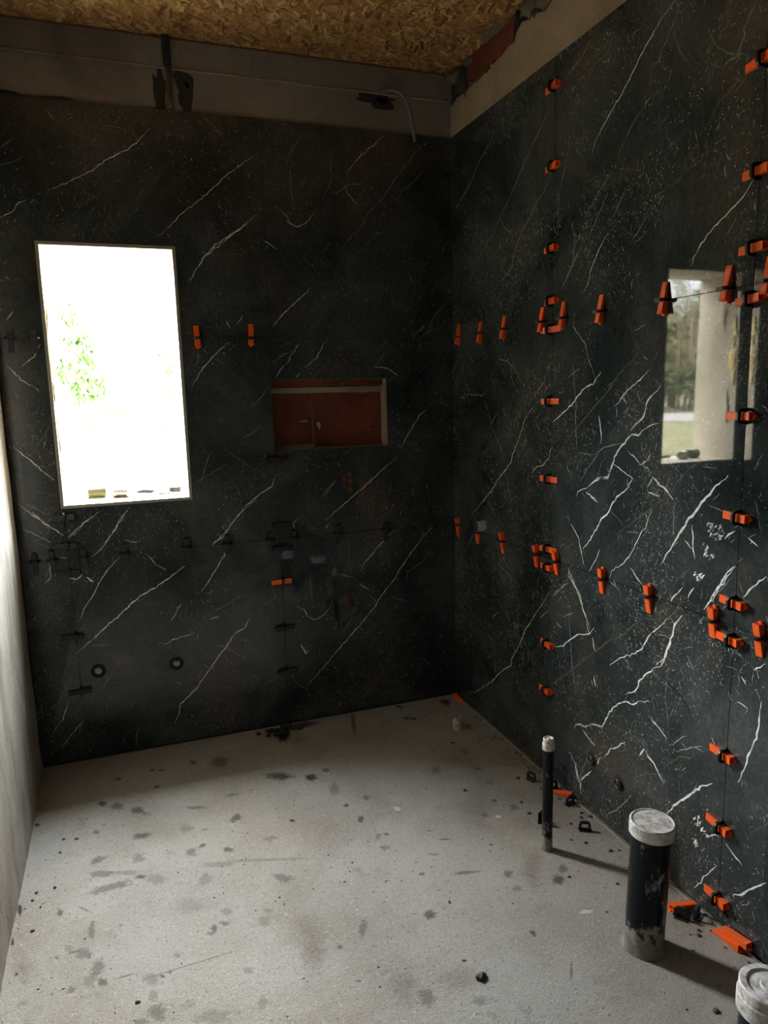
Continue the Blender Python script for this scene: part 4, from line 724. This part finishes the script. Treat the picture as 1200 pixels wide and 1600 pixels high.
def crumbs(n, fx, fy, lo=.0012, hi=.005):
    for i in range(n):
        x, y = fx(), fy()
        if not (XL + .02 < x < XR - .012 and 0.3 < y < YB - .01): continue
        s = random.uniform(lo, hi); lump(mb, (x, y, s * .3), (s * random.uniform(.6, 1.5), s, s * .6), 0, i * .37, 4)
crumbs(200, lambda: random.uniform(XL, XR), lambda: random.uniform(.4, YB), .0008, .0028); crumbs(160, lambda: XR - random.expovariate(12), lambda: random.uniform(1.0, YB), .0015, .007)
crumbs(60, lambda: XL + random.expovariate(16), lambda: random.uniform(.6, 3.0), .0015, .006); crumbs(90, lambda: random.gauss(.55, .3), lambda: random.gauss(2.3, .25), .0008, .003)
o = mb.build('mortar_crumbs', CRUMB); tag(o, 'fine mortar crumbs scattered over the concrete floor', 'crumbs', kind='stuff')

# ------------------------------------------------------------------ outdoors
GZ = -0.10
def b_grass(m, n, l, b):
    v = coords(n, l); a = noise_tex(n, l, v, 0.9, 9, 0.75)
    c = ramp(n, l, a, [(0.36, (0.035, 0.046, 0.010)), (0.48, (0.066, 0.062, 0.022)), (0.60, (0.100, 0.080, 0.042))])
    g = noise_tex(n, l, v, 6, 6, 0.8); c = mix(n, l, ramp(n, l, g, BW(0.5, 0.75)), c, (0.05, 0.06, 0.025))
    l.new(c, b.inputs['Base Color'])
GRASS = mat('rough_grass', rough=0.95, spec=0.1, build=b_grass)
ROAD = mat('pale_gravel', rough=0.95, spec=0.1, build=b_plaster((0.095, 0.087, 0.078), (0.125, 0.115, 0.105), (0.15, 0.14, 0.13), 0.6))
SLAB = mat('outdoor_concrete', rough=0.95, spec=0.1, build=b_plaster((0.15, 0.14, 0.125), (0.20, 0.19, 0.17), (0.24, 0.23, 0.21), 0.6))
mb = MB(); mb.box(-90, 60, YO, 110, GZ - .3, GZ, 0); struct(mb.build('ground', [GRASS]), 'rough grass and dry turf outside', 'ground')
mb = MB(); mb.box(-3, 5, YO + 0.001, YO + 4.5, GZ, GZ + .02, 0); struct(mb.build('terrace', [SLAB]), 'pale concrete apron outside the window', 'terrace')
nv = Vector((-0.67, 0.742, 0)); tv = Vector((0.742, 0.67, 0))
mb = MB(); q = [nv * 33.2 - tv * 40, nv * 33.2 + tv * 60, nv * 42.5 + tv * 60, nv * 42.5 - tv * 40]
mb.add([(p.x, p.y, GZ + .03) for p in q] + [(p.x, p.y, GZ) for p in q], [(0, 1, 2, 3), (0, 4, 5, 1), (1, 5, 6, 2), (2, 6, 7, 3), (3, 7, 4, 0)], 0)
struct(mb.build('road', [ROAD]), 'pale gravel road across the field outside', 'road')

def bark(name, c): return mat(name, c, 0.9)
B_PALE, B_BROWN, B_RED = bark('bark_pale', (0.26, 0.23, 0.17)), bark('bark_brown', (0.08, 0.06, 0.04)), bark('bark_reddish', (0.15, 0.10, 0.065))
L_NEAR = mat('leaf_near_dark', (0.018, 0.030, 0.008), 0.8)
L_DARK, L_OLIVE, L_LIGHT = mat('leaf_dark', (0.052, 0.060, 0.018), 0.8), mat('leaf_olive', (0.10, 0.11, 0.035), 0.8), mat('leaf_light', (0.035, 0.085, 0.010), 0.7)
def tree(name, x, y, h, spread, barkm, leafm, leaves, lsize, label, group=None, trunk_r=0.12, droop=0.0, base=0.25, twigs=9, leaf_range=(0.2, 1.0)):
    root = empty(name, (x, y, GZ)); tag(root, label, 'tree' if name != 'bush' else 'bush', group)
    mb = MB(); tips = []
    top = Vector((random.gauss(0, .03) * h, random.gauss(0, .03) * h, h * .92))
    tr = [Vector((0, 0, -0.05)), top * .3 + Vector((random.gauss(0, .015) * h, 0, 0)), top * .65, top]
    mb.tube(tr, [trunk_r, trunk_r * .75, trunk_r * .45, trunk_r * .12], 0, 7)
    for i in range(twigs):
        t = base + (1 - base) * (i + random.random()) / twigs; p = top * t; a = random.uniform(0, 6.28); L = spread * (1.15 - t * .75) * random.uniform(.7, 1.15)
        d = Vector((math.cos(a), math.sin(a), random.uniform(.35, 1.1) - droop)); q1 = p + d * L * .5; q2 = q1 + (d + Vector((0, 0, .35 - droop * 1.5))) * L * .45
        mb.tube([p, q1, q2], [trunk_r * .25, trunk_r * .13, trunk_r * .05], 0, 4); tips += [q1, q2]
        for k in range(6):
            s = p.lerp(q2, random.uniform(.3, 1)); e = s + Vector((random.gauss(0, 1), random.gauss(0, 1), random.gauss(.45 - droop * 2, .6))) * L * .28
            mb.tube([s, s.lerp(e, .5) + Vector((0, 0, .03 * L)), e], [trunk_r * .09, trunk_r * .06, trunk_r * .03], 0, 3); tips += [e, s.lerp(e, .6)]
    mb.build('trunk', barkm, root)
    if leaves:
        mb = MB()
        for i in range(leaves):
            c = random.choice(tips) + Vector((random.gauss(0, .12), random.gauss(0, .12), random.gauss(-droop * .2, .12))) * spread * .7
            if c.z < h * leaf_range[0] * .5: c.z = abs(c.z) + .05
            u = Vector((random.gauss(0, 1), random.gauss(0, 1), random.gauss(0, 1) - droop * 4)).normalized(); v = u.orthogonal().normalized().lerp(u.cross(u.orthogonal()).normalized(), random.random()).normalized()
            s = lsize * random.uniform(.6, 1.3); mb.add([c - u * s, c + v * s * .35, c + u * s, c - v * s * .35], [(0, 1, 2, 3)], 0)
        mb.build('foliage', leafm, root)
    return root
GT = 'trees beyond the gravel road'
def ring_pos(az, dist): return (3.056 + math.sin(az) * dist, math.cos(az) * dist)
az0 = math.atan2(-26.86 - 3.056, 34.94)
# azimuth offset (radians, towards the left as seen from the window), distance, height, kind
for k, (da, ds, h, kind) in enumerate([(-0.004, 47, 9.5, 'pale'), (0.000, 58, 6.5, 'ever'), (0.012, 60, 7.5, 'ever'), (0.017, 55, 5.6, 'ever'), (0.024, 52, 9.0, 'red'), (0.030, 49, 7.0, 'red'), (0.036, 50, 8.6, 'red'), (0.044, 55, 7.5, 'ever'),
                                       (-0.018, 54, 7.5, 'ever'), (-0.030, 52, 9.0, 'red'), (-0.045, 56, 7.0, 'ever'), (0.060, 54, 8.5, 'red'), (0.080, 57, 7.5, 'ever'), (-0.065, 55, 8.5, 'ever'), (0.006, 66, 11, 'red'), (-0.012, 68, 12, 'red')]):
    X, Y = ring_pos(az0 - da, ds)
    if kind == 'pale': tree('bare_tree', X, Y, h, 2.2, B_PALE, None, 0, 0, 'pale barked bare tree seen beyond the gravel road', None, .17, twigs=12, base=.4)
    elif kind == 'ever': tree('evergreen_tree', X, Y, h, 2.4, B_BROWN, L_DARK if k % 2 else L_OLIVE, 3200, .17, 'dark evergreen in the tree belt beyond the gravel road', 'evergreens beyond the gravel road', .16, base=.05, twigs=16)
    else: tree('bare_tree', X, Y, h, 2.6, B_RED, L_OLIVE, 500, .12, 'reddish brown bare tree in the belt beyond the gravel road', 'bare trees beyond the gravel road', .11, base=.08, twigs=26)
for k, (da, ds) in enumerate([(-0.015, 47.5), (0.020, 48.5), (0.040, 47.0), (0.062, 48), (-0.045, 48)]):
    X, Y = ring_pos(az0 - da, ds); tree('bush', X, Y, 2.6, 1.3, B_BROWN, L_DARK, 1500, .12, 'dark scrub along the far edge of the gravel road', 'scrub beyond the gravel road', .04, base=.02, twigs=16)
X, Y = ring_pos(az0 - 0.001, 45.5)
mb = MB(); mb.tube([(0, 0, -.1), (0, 0, 1.5)], .20, 0, 10); mb.tube([(0, 0, 1.5), (.05, 0, 4.2)], [.11, .09], 1, 8)
o = mb.build('post', [mat('weathered_post', (0.30, 0.21, 0.15), 0.9), B_PALE], loc=(X, Y, GZ)); tag(o, 'pale post with thicker ruddy foot standing past the gravel road', 'post')
# ahead of the window
tree('weeping_tree', -0.47, 14.0, 3.55, 0.62, B_BROWN, L_LIGHT, 2600, .075, 'green weeping tree seen in the left half of the window', None, .05, droop=.55, base=.55, twigs=14, leaf_range=(.62, 1))
tree('leafy_tree', 1.15, 9.2, 3.9, 0.75, B_BROWN, L_NEAR, 900, .045, 'sparse leafy tree seen at the right side of the window', None, .035, base=.25, twigs=12)
tree('bush', -0.35, 19, 2.5, 0.9, B_BROWN, L_OLIVE, 1300, .08, 'low green bush on the skyline behind the weeping tree', None, .05, base=.05, twigs=12)
tree('bush', 1.35, 21, 2.9, 0.9, B_BROWN, L_DARK, 900, .08, 'low dark bush on the skyline at the right of the window', None, .05, base=.05, twigs=12)
tree('bush', 0.6, 30, 2.6, 1.2, B_BROWN, L_OLIVE, 900, .10, 'distant faint bush on the skyline in the middle of the window', None, .05, base=.05, twigs=12)
